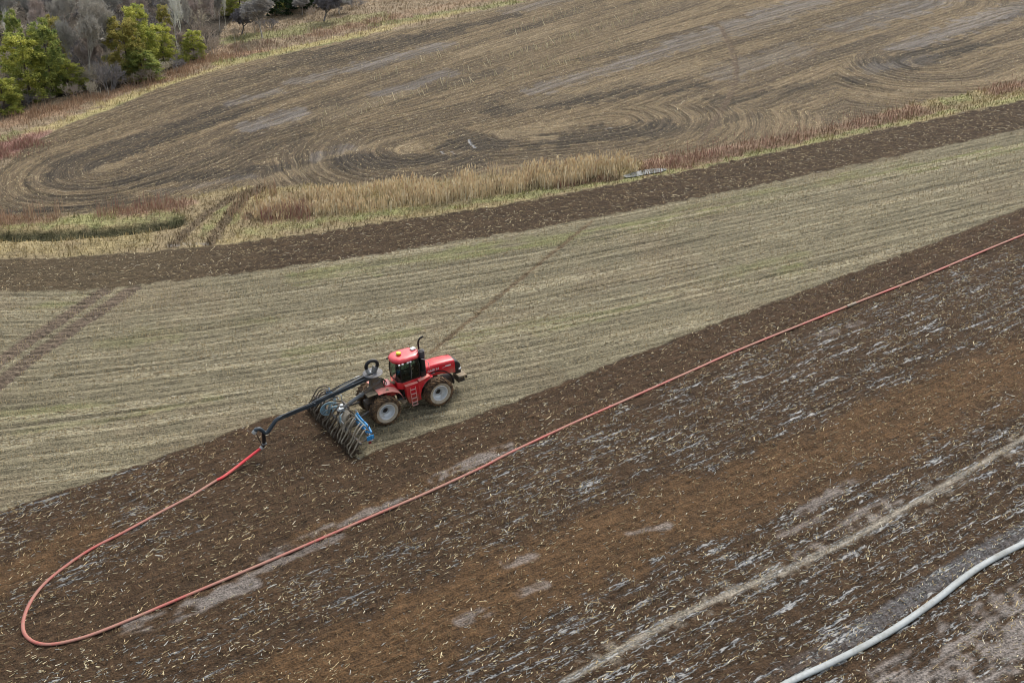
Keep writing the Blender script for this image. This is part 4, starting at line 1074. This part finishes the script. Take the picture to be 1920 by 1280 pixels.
nrm = Vector((-SLX, -SLY, 1)).normalized()
def frame(heading_deg, x, y, lift=0.0):
    h = radians(heading_deg); e = Vector((cos(h), sin(h), 0)); e -= nrm * e.dot(nrm); e.normalize(); l = nrm.cross(e)
    M = Matrix((e, l, nrm)).transposed().to_4x4(); M.translation = Vector((x, y, float(zplane(x, y)) + lift)); return M

TR = empty("tractor", frame(31, -8.80, 62.88, .0))
tag(TR, "red articulated four-wheel-drive farm tractor with dusty panels and mud-caked tyres", "tractor")

def wheel(x, side):
    o = MB(); s = side
    o.lathe([(0, .02), (.085, .02), (.10, -.0), (.10, -.08)], M_BLACKCLEAN, n=16)
    o.lathe([(.10, -.06), (.20, -.05), (.22, -.02), (.22, .10)], M_RIM, n=20)
    hub = o.build("wheel", TR); hub.location = (x, s * 1.12, 1.03); hub.rotation_euler = (0, random.Random(x * 7 + s).uniform(0, 3), 0 if s > 0 else pi)
    hub.rotation_euler = (0, 0.3 * x + s, 0 if s > 0 else pi)
    # rim: deep dish opening outwards (local +y is outward)
    r = MB()
    r.lathe([(.20, -.02), (.34, .02), (.44, .10), (.47, .20), (.50, .30), (.545, .32), (.575, .30), (.56, .24)], M_RIM, n=40)
    r.lathe([(.22, -.10), (.5, -.16), (.56, -.30)], M_STEEL, n=28)
    r.build("rim", hub)
    t = MB()
    t.lathe([(.55, .27), (.60, .33), (.68, .36), (.735, .365), (.76, .365)], M_WALL, n=56)
    t.lathe([(.76, .365), (.86, .352), (.93, .325), (.965, .22), (.98, 0), (.965, -.22), (.93, -.325), (.80, -.36), (.60, -.33), (.55, -.27)], M_TREAD, n=56)
    for k in range(22):
        for sd in (1, -1):
            a0 = 2 * pi * (k + (.5 if sd < 0 else 0)) / 22
            pts = []
            for q in range(5):
                f = q / 4; yy = sd * (.02 + .335 * f); aa = a0 + .26 * f * 1.0; rr = .975 - .045 * f ** 2
                pts.append((aa, yy, rr))
            secs = []
            for (aa, yy, rr) in pts:
                hw = .040 / rr
                secs.append([(rr * cos(aa - hw), yy, rr * sin(aa - hw)), ((rr + .062) * cos(aa - hw * .7), yy, (rr + .062) * sin(aa - hw * .7)),
                             ((rr + .062) * cos(aa + hw * .7), yy, (rr + .062) * sin(aa + hw * .7)), (rr * cos(aa + hw), yy, rr * sin(aa + hw))])
            t.loft(secs, M_TREAD)
    t.build("tyre", hub, smooth=True, ang=30)
    return hub
for wx in (0.0, 3.9):
    for sd in (-1, 1): wheel(wx, sd)

# frames, axles, joint
b = MB()
b.box((4.25, 0, .98), (2.6, .72, .5), M_DARKSTEEL); b.box((2.35, 0, 1.0), (1.3, .62, .55), M_DARKSTEEL); b.box((.1, 0, 1.12), (2.0, .70, .55), M_DARKSTEEL)
b.tube([(1.55, 0, .65), (1.55, 0, 1.5)], .17, M_DARKSTEEL, n=14)
for wx in (0, 3.9):
    b.tube([(wx, -1.1, 1.03), (wx, -.5, 1.03), (wx, .5, 1.03), (wx, 1.1, 1.03)], [.19, .22, .22, .19], M_DARKSTEEL, n=14); b.lathe([(0, -.2), (.36, -.16), (.4, 0), (.36, .16), (0, .2)], M_DARKSTEEL, c=(wx, 0, 1.0), axis='y', n=18)
for s in (-1, 1): b.tube([(.9, s * .45, 1.0), (2.1, s * .38, .95)], .06, M_STEEL, n=8)
b.build("chassis", TR, .02)
b = MB()
b.box((5.92, 0, .98), (.62, .95, .12), M_MUDPLATE); b.box((5.85, 0, .72), (.5, .75, .38), M_DARKSTEEL); b.box((6.2, 0, .86), (.10, 1.0, .18), M_DARKSTEEL)
b.build("front_bracket", TR, .015).location = (.22, 0, .10)

# hood
def hoodsec(x, w, top, bot, rnd=.16, crown=.05):
    pts = [(-w, bot), (-w * 1.02, (top + bot) / 2), (-w, top - rnd)]
    for a in (30, 60, 90):
        pts.append((-w + rnd * (1 - cos(radians(a))), top - rnd + rnd * sin(radians(a))))
    pts.append((0, top + crown))
    return [(x, y, z) for y, z in pts] + [(x, -y, z) for y, z in pts[-2::-1]]
b = MB()
b.loft([hoodsec(3.38, .52, 2.46, 1.70), hoodsec(3.9, .54, 2.50, 1.74), hoodsec(4.5, .54, 2.48, 1.66), hoodsec(5.1, .53, 2.42, 1.50), hoodsec(5.60, .50, 2.33, 1.40)], M_HOODSIDE)
hd = b.build("hood", TR, .0, ang=50); hd.location = (0, 0, .23)
b = MB()
top = lambda x: np.interp(x, [3.9, 4.5, 5.0], [2.50, 2.48, 2.42]) + .055
for y0, y1 in ((-.36, -.09), (.09, .36)):
    secs = [[(x, y0, top(x) - .05 - .04), (x, y1, top(x) - .05 - .04), (x, y1, top(x) - .018 - .05 * abs(y1) / .5), (x, y0, top(x) - .018 - .05 * abs(y0) / .5)] for x in (4.32, 4.55, 4.8)]
    b2 = MB(); b2.loft(secs, M_VENT); b2.build("vent", hd)
# grille and lamps
b = MB()
def gsec(x, w, t, bo): return [(x, -w, bo), (x, -w, t), (x, w, t), (x, w, bo)]
b.loft([hoodsec(5.33, .492, 2.37, 1.32, .15), hoodsec(5.50, .485, 2.30, 1.30, .14), hoodsec(5.68, .47, 2.14, 1.28, .13), hoodsec(5.80, .40, 1.95, 1.26, .12), hoodsec(5.83, .36, 1.7, 1.26, .1)], M_BLACK)
for z in np.arange(1.40, 1.9, .09): b.box((5.835, 0, z), (.03, .62, .025), M_STEEL)
gr = b.build("grille", TR, ang=50); gr.location = (.26, 0, .15)
for s in (-1, 1):
    b = MB(); b.box((5.70, s * .455, 1.62), (.22, .10, .13), M_WHITE, Matrix.Rotation(s * -.28, 3, 'Z')); b.build("headlight", gr, .025)

# writing on the hood side
def letters(body, size, x0, y, z, m, parent, nm, tiltz=0.0, squash=1.0):
    cu = bpy.data.curves.new("lettering", 'FONT'); cu.body = body; cu.size = size; cu.extrude = .004; cu.offset = .006
    to = bpy.data.objects.new("lettering", cu); me = bpy.data.meshes.new_from_object(to); bpy.data.objects.remove(to)
    me.materials.clear(); me.materials.append(m)
    o = link(nm, me, parent); o.matrix_local = Matrix.Translation((x0, y, z)) @ Matrix.Rotation(tiltz, 4, 'Y') @ Matrix.Rotation(radians(90), 4, 'X') @ Matrix.Diagonal((squash, 1, 1, 1)); return o
letters("CASE IH", .22, 3.52, -.562, 2.10, M_TEXT, hd, "lettering", -.0, 1.08)
b = MB(); b.box((5.06, -.545, 2.13), (.42, .012, .10), M_TEXT, Matrix.Rotation(.08, 3, 'Y')); b.box((4.72, -.556, 2.10), (.16, .012, .03), M_TEXT); b.build("badge", hd)
b = MB(); b.box((3.75, -.556, 1.93), (.55, .012, .035), M_TEXT); b.build("trim_stripe", hd)

# cab
cab = MB()
def cabsec(z, x0, x1, w, k=.22):
    return [(x0, -w + k, z), (x0 + k, -w, z), (x1 - .30, -w, z), (x1, -w * .72, z), (x1, w * .72, z), (x1 - .30, w, z), (x0 + k, w, z), (x0, w - k, z)]
cab.loft([cabsec(1.62, 1.42, 3.1, .70), cabsec(2.02, 1.36, 3.2, .74), cabsec(2.20, 1.36, 3.25, .76)], M_PAINT)
cabo = cab.build("cab", TR, .03); cabo.location = (-.08, 0, .18)
b = MB(); b.loft([cabsec(2.21, 1.40, 3.22, .735), cabsec(2.9, 1.38, 3.28, .75), cabsec(3.55, 1.46, 3.20, .71)], M_GLASS, caps=False); b.build("windows", cabo, ang=10)
b = MB()
A_, B_, C_ = cabsec(2.20, 1.40, 3.22, .74), cabsec(2.9, 1.38, 3.28, .755), cabsec(3.56, 1.46, 3.20, .715)
for j in range(8):
    b.tube([A_[j], B_[j], C_[j]], .045 if j in (2, 5) else .032, M_BLACKCLEAN, n=8)
for s in (-1, 1): b.tube([(2.25, s * .745, 2.2), (2.27, s * .765, 2.9), (2.28, s * .72, 3.55)], .028, M_BLACKCLEAN, n=8)
b.tube([(2.33, -.78, 2.32), (2.36, -.79, 2.9), (2.37, -.745, 3.45)], .018, M_STEEL, n=6)
for z, S in ((2.22, A_), (3.54, C_)):
    for j in range(8): b.bar(S[j], S[(j + 1) % 8], .05, .05, M_BLACKCLEAN)
b.build("window_frame", cabo)
b = MB(); b.box((1.95, 0, 2.40), (.5, .5, .14), M_SEAT); b.box((1.72, 0, 2.75), (.14, .48, .7), M_SEAT); b.box((2.3, -.42, 2.5), (.6, .2, .2), M_SEAT); b.box((2.95, 0, 2.5), (.2, .35, .5), M_SEAT)
b.box((2.28, 0, 2.235), (1.7, 1.3, .03), M_SEAT); b.tube([(2.75, 0, 2.4), (2.55, 0, 2.78)], .04, M_SEAT); b.lathe([(.17, -.015), (.19, 0), (.17, .015)], M_SEAT, c=(2.53, 0, 2.8), axis='z', n=18)
b.build("seat", cabo, .03)
# roof
def roofsec(z, g, k=.0):
    return [(1.30 + g * .8, -.40 + g * .4, z), (1.62 + g * .5, -.74 + g, z), (2.2, -.78 + g, z), (2.9 - g * .5, -.72 + g, z), (3.28 - g, -.42 + g * .4, z), (3.36 - g, 0, z), (3.28 - g, .42 - g * .4, z), (2.9 - g * .5, .72 - g, z), (2.2, .78 - g, z), (1.62 + g * .5, .74 - g, z), (1.30 + g * .8, .40 - g * .4, z), (1.24 + g * .8, 0, z)]
b = MB(); b.loft([roofsec(3.56, .10), roofsec(3.61, .02)], M_BLACK); b.loft([roofsec(3.612, .0), roofsec(3.70, -.01), roofsec(3.79, .06), roofsec(3.84, .22), roofsec(3.855, .5)], M_PAINT)
rf = b.build("roof", cabo, ang=55)
b = MB(); b.tube([(1.95, .06, 3.84), (1.95, .06, 3.90)], .05, M_BLACK); b.lathe([(.16, 3.90), (.18, 3.95), (.14, 4.02), (0, 4.05)], M_YELLOW, c=(1.95, .06, 0), axis='z', n=18); b.build("satellite_receiver", rf)
b = MB(); b.box((3.02, .12, 3.90), (.34, .30, .12), M_WHITE, Matrix.Rotation(.15, 3, 'Z')); b.build("antenna_box", rf, .04)
for lx, ly in ((1.55, -.80), (1.80, -.80), (2.15, -.82), (2.35, -.82), (1.3, .5), (2.4, .84)):
    b = MB(); b.box((lx, ly, 3.575), (.14, .08, .09), M_WHITE if ly < 0 else M_BLACK); b.build("work_light", rf, .015)
# mirror arm, exhaust, intake
b = MB(); b.tube([(3.2, -.70, 3.45), (3.42, -.84, 3.38), (3.58, -.92, 3.15), (3.60, -.90, 2.75)], .02, M_TEXT, n=6); b.build("grab_rail", cabo)
b = MB(); b.tube([(3.44, -.50, 2.35), (3.44, -.50, 3.55)], .20, M_BLACKCLEAN, n=20); b.tube([(3.44, -.50, 3.55), (3.44, -.50, 4.0)], .215, M_SOOT, n=20); b.tube([(3.44, -.50, 4.0), (3.44, -.50, 4.03)], .14, M_BLACKCLEAN, n=16)
b.box((3.36, -.5, 2.3), (.35, .5, .5), M_BLACK); b.build("exhaust_canister", TR).location = (-.20, 0, .14)
b = MB(); b.tube(smoothpath([(3.42, -.02, 2.4), (3.42, -.02, 3.6), (3.40, -.02, 4.1), (3.42, -.02, 4.35), (3.55, -.04, 4.58), (3.78, -.08, 4.68)], 5), .062, M_BLACKCLEAN, n=12); b.build("exhaust_pipe", TR).location = (-.10, 0, .18)

# fenders and steps
b = MB()
def arc(cx, r0, r1, a0, a1, y0, y1, m, n=18, th=.03):
    secs = []
    for k in range(n + 1):
        t = k / n; a = radians(a0 + (a1 - a0) * t); r = r0 + (r1 - r0) * t
        secs.append([(cx + (r + q) * cos(a), y, 1.03 + (r + q) * sin(a)) for y, q in ((y0, 0), (y0, th), (y1, th), (y1, 0))])
    b.loft(secs, m)
arc(3.9, 1.20, 1.22, 100, 192, -1.02, -.55, M_PAINT); arc(3.9, 1.20, 1.22, 100, 192, .55, 1.02, M_PAINT)
# triangular web closing the front fender towards the steps
for s in (-1, 1):
    pts = [(3.9 + 1.20 * cos(radians(a)), 1.03 + 1.20 * sin(radians(a))) for a in range(100, 193, 8)] + [(2.62, .78), (2.62, 2.16), (3.1, 2.30)]
    pts = [(3.9 + 1.215 * cos(radians(a)), 1.03 + 1.215 * sin(radians(a))) for a in (100, 110, 120, 130, 140, 150, 160, 170, 180, 190)] + [(2.60, .80), (2.56, 2.12), (3.05, 2.28)]
    b.loft([[(x, s * .93, z) for x, z in pts], [(x, s * .99, z) for x, z in pts]], M_PAINT)
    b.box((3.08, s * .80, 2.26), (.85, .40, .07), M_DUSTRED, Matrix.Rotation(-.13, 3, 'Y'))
b.build("front_fender", TR, .012)
b = MB(); arc(3.9, 1.17, 1.45, 98, -8, -.62, -.46, M_BLACKCLEAN, 18, .05); arc(3.9, 1.17, 1.45, 98, -8, .46, .62, M_BLACKCLEAN, 18, .05); b.build("mudguard", TR)
for s in (-1, 1):
    b = MB()
    secs = []
    for (x, z) in ((-.55, 2.20), (-.1, 2.21), (.4, 2.12), (.8, 1.92), (1.05, 1.62), (1.16, 1.30)):
        secs.append([(x, s * .42, z + .06), (x, s * .42, z + .10), (x, s * .98, z), (x, s * .98, z - .04)])
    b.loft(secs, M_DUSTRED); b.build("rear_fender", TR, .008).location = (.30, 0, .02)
b = MB(); b.loft([[(.25, -.42, 1.35), (.25, .42, 1.35), (.25, .42, 2.30), (.25, -.42, 2.30)], [(.8, -.42, 1.35), (.8, .42, 1.35), (.8, .42, 2.25), (.8, -.42, 2.25)], [(1.15, -.40, 1.35), (1.15, .40, 1.35), (1.15, .40, 1.75), (1.15, -.40, 1.75)]], M_PAINT)
b.box((.9, -.15, 2.18), (.35, .25, .14), M_MUDPLATE); b.build("rear_cowl", TR, .04).location = (.22, 0, .05)
b = MB()
b.loft([[(1.72, -.60, z), (1.72, -.95, z), (2.62, -.95, z), (2.62, -.60, z)] if z > 1.2 else [(1.86, -.60, z), (1.86, -.93, z), (2.60, -.93, z), (2.60, -.60, z)] for z in (.72, 1.25, 2.10)], M_LOWRED)
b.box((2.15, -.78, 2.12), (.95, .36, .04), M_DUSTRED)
b.loft([[(1.72, .60, z), (1.72, .95, z), (2.62, .95, z), (2.62, .60, z)] for z in (.72, 1.25, 2.10)], M_LOWRED)
b.build("side_tank", TR, .02)
b = MB()
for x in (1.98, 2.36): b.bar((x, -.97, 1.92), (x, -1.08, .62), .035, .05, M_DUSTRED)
for z in (1.78, 1.46, 1.14, .84, .62):
    yy = -.97 - .11 * (1.92 - z) / 1.3; b.box((2.17, yy - .04, z), (.38, .10, .03), M_STEPS)
b.build("ladder", TR)
b = MB()
for s in (-1, 1): b.bar((1.50, s * .5, .95), (1.50, s * .95, .95), .3, .06, M_MUDPLATE)
b.bar((1.5, -.95, .90), (1.5, .95, .90), .12, .05, M_MUDPLATE); b.build("joint_step", TR)
for q in range(3):
    b = MB(); b.tube(smoothpath([(1.15, -.5 + .12 * q, 1.5), (1.5, -.55 + .14 * q, 1.2), (1.85, -.5 + .1 * q, 1.55)], 4), .045, M_BLACKCLEAN); b.build("hydraulic_hose", TR)

# ================================================================== SLURRY INJECTOR BEHIND THE TRACTOR
IM = empty("slurry_injector", frame(33.5, -11.79, 61.09, 0))
tag(IM, "wide slurry injection bar with rows of grey hoses, blue fittings and a swinging boom", "farm implement")
M_TINE = dirty("soil covered tine", tuple(lin(92, 82, 70)), tuple(lin(70, 56, 44)), .85, 4.0, .35, .6)
M_HOSEGREY = dirty("grey tan rubber hose", tuple(lin(154, 147, 132)), tuple(lin(112, 99, 80)), .6, 3.0, .38, .68)
M_HOSEDARK = dirty("dark muddy hose", tuple(lin(104, 98, 88)), tuple(lin(84, 72, 58)), .65, 3.0, .35, .7)
M_HOSEBLUE = dirty("blue grey hose", tuple(lin(120, 152, 168)), tuple(lin(110, 116, 112)), .5, 3.0, .45, .8)
M_BLUE = dirty("bright blue fitting", tuple(lin(52, 140, 200)), tuple(lin(140, 150, 150)), .4, 3.0, .55, .85)
M_FRAME = dirty("mud splashed bar", tuple(lin(96, 96, 96)), tuple(lin(104, 88, 70)), .6, 2.4, .35, .65)
M_PALEST = dirty("pale galvanised steel", tuple(lin(186, 192, 196)), tuple(lin(140, 136, 126)), .4, 3.0, metal=.4)
HW = 3.5
M_GREEN = dirty("dark green hose", tuple(lin(40, 84, 52)), tuple(lin(110, 112, 96)), .5, 4.0)
M_TURRET = dirty("worn grey turret plate", tuple(lin(98, 100, 106)), tuple(lin(128, 122, 114)), .5, 4.0, .4, .7, metal=.3)
rs = random.Random(4)
b = MB()
for x, z in ((1.35, .88), (.55, .84)): b.box((x, 0, z), (.14, HW * 2, .14), M_FRAME)
for y in np.linspace(-3.3, 3.3, 8): b.bar((.55, y, .84), (1.35, y, .88), .10, .08, M_FRAME)
for y in (-1.0, 1.0): b.bar((1.35, y, .9), (2.6, y * .7, 1.0), .12, .12, M_FRAME)
b.bar((1.3, -.6, .95), (1.3, -.3, 1.75), .10, .10, M_FRAME); b.bar((1.3, .6, .95), (1.3, .3, 1.75), .10, .10, M_FRAME); b.bar((1.3, -.4, 1.7), (1.3, .4, 1.7), .10, .10, M_FRAME)
for s in (-1, 1): b.bar((1.35, s * 1.2, 1.5), (1.35, s * 3.3, 1.02), .07, .07, M_PALEST); b.bar((1.35, s * 1.2, .9), (1.35, s * 1.2, 1.5), .06, .06, M_FRAME)
for s in (-1, 1): b.bar((1.45, s * 1.0, .95), (1.5, s * 1.05, 1.75), .05, .05, M_PALEST); b.bar((1.5, s * 1.05, 1.75), (1.5, s * 1.5, 1.70), .04, .04, M_PALEST)
b.build("toolbar", IM, .01)
NT_ = 19
for i in range(NT_):
    y = -3.33 + 6.66 * i / (NT_ - 1)
    b = MB()
    b.tube(smoothpath([(.55, y, .80), (.28, y, .66), (.18, y, .40), (.34, y, .12), (.42, y, -.12)], 4), .045, M_TINE, n=6)
    b.box((.42, y, .02), (.22, .05, .28), M_TINE, Matrix.Rotation(.4, 3, 'Y'))
    b.tube([(-.02, y + .06, .22), (-.02, y + .09, .22)], .24, M_TINE, n=14); b.bar((.5, y + .07, .72), (0, y + .07, .24), .04, .05, M_TINE)
    b.build("tine", IM)
for i in range(NT_):
    y = -3.33 + 6.66 * i / (NT_ - 1); s = 1 if y > 0 else -1; j = rs.uniform(-.05, .05)
    ys = y * .93 + rs.uniform(-.05, .05); zt = 1.18 + rs.uniform(-.06, .10)
    zt += .16; P = [(1.45, ys + .14 * s, zt - .12), (1.15, ys + .04, zt + .16), (.70, y + j, zt + .02), (.30, y + j, .80), (-.02, y + j * .5, .46), (-.12, y, .18), (-.06, y, .02)]
    b = MB(); P = [(a_ + rs.gauss(0, .04), b_ + rs.gauss(0, .035), c_ + rs.gauss(0, .03)) for a_, b_, c_ in P]; b.tube(smoothpath(P, 5), .042 + .010 * rs.random(), M_HOSEDARK if (y > -.2 or i % 4 == 3) else M_HOSEGREY, n=8); b.build("drop_hose", IM)
# distributor in the middle, with coils and bundles of hose running outwards
b = MB(); b.tube([(1.0, 0, 1.15), (1.0, 0, 1.45)], [.36, .36], M_DARKSTEEL, n=22); b.tube([(1.0, 0, 1.45), (1.0, 0, 1.58)], [.30, .18], M_PALEST, n=22); b.tube([(1.0, 0, 1.58), (1.0, 0, 1.80)], .12, M_PALEST, n=14)
b.box((.85, -.25, 1.62), (.3, .2, .16), M_PALEST); b.tube([(1.12, -.46, 1.22), (.95, -.62, 1.02)], .14, M_MUDPLATE, n=12); b.build("distributor", IM)
for s in (-1, 1):
    for q in range(5):
        off = q * .07; rr_ = random.Random(q + s * 9)
        P = [(1.0 + .3 * cos(q), s * .35, 1.25), (.72 - .05 * q, s * (.55 + off), 1.45), (.45, s * (.72 + off), 1.25 - .03 * q), (.55, s * (.95 + off), .80), (.95, s * (1.1 + off), .98), (1.25, s * (1.6 + off), 1.25), (1.32, s * (2.3 + off * 2), 1.18)]
        b = MB(); b.tube(smoothpath(P, 5), .055, M_HOSEGREY if q % 2 else M_HOSEBLUE, n=8); b.build("feed_hose", IM)
for q in range(5):
    r_ = .58 - .085 * q; P = [Vector((.42 + r_ * 1.05 * cos(a), .75 + .05 * q + .10 * sin(a) + .02 * a, 1.30 + r_ * .72 * sin(a))) for a in np.linspace(-.3 + .2 * q, 4.9 + .25 * q, 16)]
    b = MB(); b.tube(P, .030, M_HOSEBLUE, n=8); b.build("coiled_hose", IM)
for s, y0 in ((-1, 1.6), (-1, 2.0), (-1, 2.45), (-1, 2.9), (1, 2.7)):
    b = MB(); b.box((1.30, s * y0, 1.22), (.22, .34, .12), M_BLUE, Matrix.Rotation(rs.uniform(-.5, .5), 3, 'Z')); b.tube(smoothpath([(1.3, s * (y0 - .3), 1.30), (1.18, s * y0, 1.42), (1.32, s * (y0 + .35), 1.22)], 4), .05, M_BLUE, n=8)
    b.tube([(1.36, s * (y0 + .1), 1.1), (1.40, s * (y0 + .15), 1.5)], .03, M_BLUE, n=6); b.build("valve_block", IM)
b = MB(); b.tube(smoothpath([(1.45, -1.3, 1.62), (1.42, -2.0, 1.55), (1.48, -2.7, 1.42), (1.4, -3.35, 1.28)], 5), .075, M_BLUE, n=10); b.tube(smoothpath([(1.25, -1.5, 1.70), (1.2, -2.1, 1.66), (1.3, -2.8, 1.48)], 5), .06, M_HOSEBLUE, n=8)
for y in (-1.7, -2.3, -2.9): b.bar((1.42, y, .95), (1.45, y, 1.6), .06, .06, M_FRAME)
b.build("blue_manifold", IM)
b = MB(); b.box((1.25, -3.46, 1.02), (.5, .06, .30), M_BLUE); b.tube([(1.3, -3.42, 1.2), (1.35, -3.5, 1.05), (1.28, -3.48, .8)], .05, M_BLUE); b.box((1.15, -3.52, .72), (.2, .03, .14), M_VENT); b.box((1.32, -3.52, .84), (.14, .03, .08), M_TEXT); b.build("end_plate", IM, .01)

for q in range(5):
    y = -.75 - .10 * q
    P = [(1.1, -.45 - .05 * q, 1.45), (1.0, y + .05, 1.72), (.62, y - .12, 1.55), (.38, y - .28, .95), (.44, y - .36, .72), (.72, y - .40, .98), (1.12, y - .55, 1.30)]
    b = MB(); b.tube(smoothpath(P, 5), .055, M_HOSEGREY, n=8); b.build("hanging_hose", IM)
b = MB(); b.box((.46, -1.1, 1.30), (.10, .55, .05), M_PALEST); b.build("hose_clamp", IM)
# turret and boom (drawn in the tractor's own frame, carried by the injector's mast)
def raised(o, up): o.parent = IM; o.matrix_local = IM.matrix_world.inverted() @ TR.matrix_world @ Matrix.Translation((0, 0, up)); return o
b = MB()
b.box((.05, 0, 2.02), (1.0, .95, .07), M_MUDPLATE); b.box((-.45, 0, 1.7), (.5, .6, .5), M_DARKSTEEL)
b.loft([[(-.35, -.42, 2.05), (.45, -.42, 2.05), (.45, .42, 2.05), (-.35, .42, 2.05)], [(-.28, -.2, 3.12), (.1, -.2, 3.12), (.1, .2, 3.12), (-.28, .2, 3.12)]], M_FRAME)
b.box((-.2, -.35, 2.07), (1.5, .95, .05), M_MUDPLATE)
for q in range(4): b.tube(smoothpath([(.3, -.35 + .2 * q, 2.05), (.42, -.3 + .18 * q, 2.45), (.1, -.2 + .12 * q, 2.75), (-.2, -.1 + .1 * q, 2.6)], 4), .03, (M_BLACKCLEAN, M_HOSEGREY, M_STEEL, M_BLACKCLEAN)[q], n=6)
raised(b.build("mast", None, .02), .15)
b = MB(); b.lathe([(0, 2.86), (.60, 2.86), (.66, 2.89), (.66, 2.93), (.60, 2.95), (0, 2.95)], M_TURRET, c=(-.1, 0, 0), axis='z', n=30)
b.box((.02, 0, 3.14), (.10, .42, .40), M_STEEL, Matrix.Rotation(.35, 3, 'Y')); b.box((-.3, -.1, 2.98), (.3, .2, .08), M_BLACKCLEAN); raised(b.build("turret", None, .01), .45)
for q in range(6):
    b = MB(); y_ = -.38 + .15 * q; b.tube(smoothpath([(.45, y_, 1.98), (.60 - .06 * q, y_ * .9, 2.5), (.28, y_ * .6, 2.85 - .08 * q), (.0, y_ * .5, 2.7), (-.35, y_ * .8, 2.3)], 4), .035, (M_BLACKCLEAN, M_HOSEGREY, M_GREEN, M_STEEL, M_BLACKCLEAN, M_HOSEBLUE)[q], n=6); raised(b.build("hydraulic_hose", None), .1)
b = MB(); P = [Vector((-.02 + .40 * cos(a) - .1, -.05, 3.42 + .36 * sin(a))) for a in np.linspace(-.6, 3.5, 16)]
b.tube(P, .115, M_BLACKCLEAN, n=12); b.tube([(-.50, -.05, 3.32), (-.42, -.05, 3.02), (-.3, -.05, 2.95)], .13, M_PALEST, n=12); b.tube([(.22, -.05, 3.24), (.12, -.05, 3.04), (.05, 0, 2.94)], .12, M_STEEL, n=12); raised(b.build("swivel_elbow", None), .52)
b = MB()
b.bar((-.35, -.16, 2.92), (-4.35, -.05, 2.30), .12, .22, M_BOOM); b.bar((-.35, .22, 2.95), (-3.2, .05, 2.50), .12, .20, M_BOOM)
b.bar((-4.2, -.05, 2.33), (-6.75, 0, 2.10), .18, .22, M_BOOM); b.bar((-3.1, .05, 2.52), (-4.4, -.02, 2.32), .18, .24, M_BOOM)
b.tube([(-.7, .03, 3.05), (-2.9, 0, 2.62)], .075, M_STEEL, n=10); b.tube([(-.9, .3, 3.0), (-2.4, .24, 2.78)], .05, M_PALEST, n=8); b.tube([(-2.2, .24, 2.8), (-3.4, .12, 2.60)], .035, M_BLACKCLEAN, n=8)
b.tube(smoothpath([(-.6, -.3, 3.02), (-2.0, -.26, 2.82), (-3.2, -.2, 2.66), (-4.6, -.16, 2.48), (-6.5, -.14, 2.28)], 4), .03, M_BLACKCLEAN, n=6); b.tube(smoothpath([(-.6, .1, 3.10), (-1.8, .16, 2.98), (-3.2, .1, 2.76), (-4.3, .1, 2.52)], 4), .03, M_BLACKCLEAN, n=6)
for x in (-1.6, -3.0, -4.3): b.box((x, -.05, 2.95 - .155 * -(x + .35) - .02), (.14, .30, .26), M_BOOM)
raised(b.build("boom", None, .012), .27)
b = MB(); b.tube(smoothpath([(-6.65, 0, 2.12), (-6.9, .01, 2.02), (-7.2, .02, 1.72), (-7.5, .03, 1.42), (-7.72, .04, 1.40), (-7.86, .04, 1.62), (-8.0, .05, 1.80), (-8.2, .05, 1.82), (-8.36, .05, 1.70)], 5), [.13] * 41, M_BOOM, n=12)
b.tube([(-8.28, .05, 1.76), (-8.42, .05, 1.62)], .15, M_PALEST, n=12); raised(b.build("boom_pipe", None), .27)
b = MB(); b.tube(smoothpath([(-7.80, .04, 1.52), (-7.84, .04, 1.0), (-7.92, .04, .62), (-8.08, .03, .42)], 5), .115, M_BLACKCLEAN, n=12)
for dx in (0, .42): b.bar((-7.86 - dx, .02, 1.62), (-7.86 - dx * .4, .02, .55), .05, .05, M_DARKSTEEL)
b.box((-7.9, .02, .66), (.30, .28, .08), M_STEEL); b.tube([(-8.04, .03, .46), (-8.16, .02, .38)], .135, M_PALEST, n=12); raised(b.build("hose_coupling", None), .27)
b = MB(); b.tube([(.25, -.25, 2.50), (-2.6, -.12, 1.30)], .125, M_STEEL, n=12); b.tube([(.25, -.25, 2.50), (-.95, -.19, 2.0)], .15, M_FRAME, n=12); b.box((-1.15, -.18, 1.90), (.18, .22, .24), M_STEEL); raised(b.build("feed_pipe", None), .25)

# the red hose from the boom's coupling down to the lying loop
hp = TR.matrix_world @ Vector((-8.12, .025, .68))
g1 = G(407, 901)
M_REDCLEAN = hose_material("clean red hose", tuple(lin(214, 58, 66)), tuple(lin(196, 110, 100)), .5, .48, .72)
M_REDCLEAN = hose_material("clean red hose", tuple(lin(214, 58, 66)), tuple(lin(196, 110, 100)), .5, .48, .72)
p1 = G(462, 862); p2 = G(438, 880)
def at(x, y, h): g = G(x, y, h); return (g[0], g[1], float(zplane(*g)) + h)
hose("lead_hose", [(hp.x, hp.y, hp.z), at(480, 847, .52), at(463, 860, .36), at(440, 878, .20), at(418, 894, .10), (407, 901)], .22, .15, M_REDCLEAN, "bright clean red hose between the boom end and the long dusty hose", "hose")
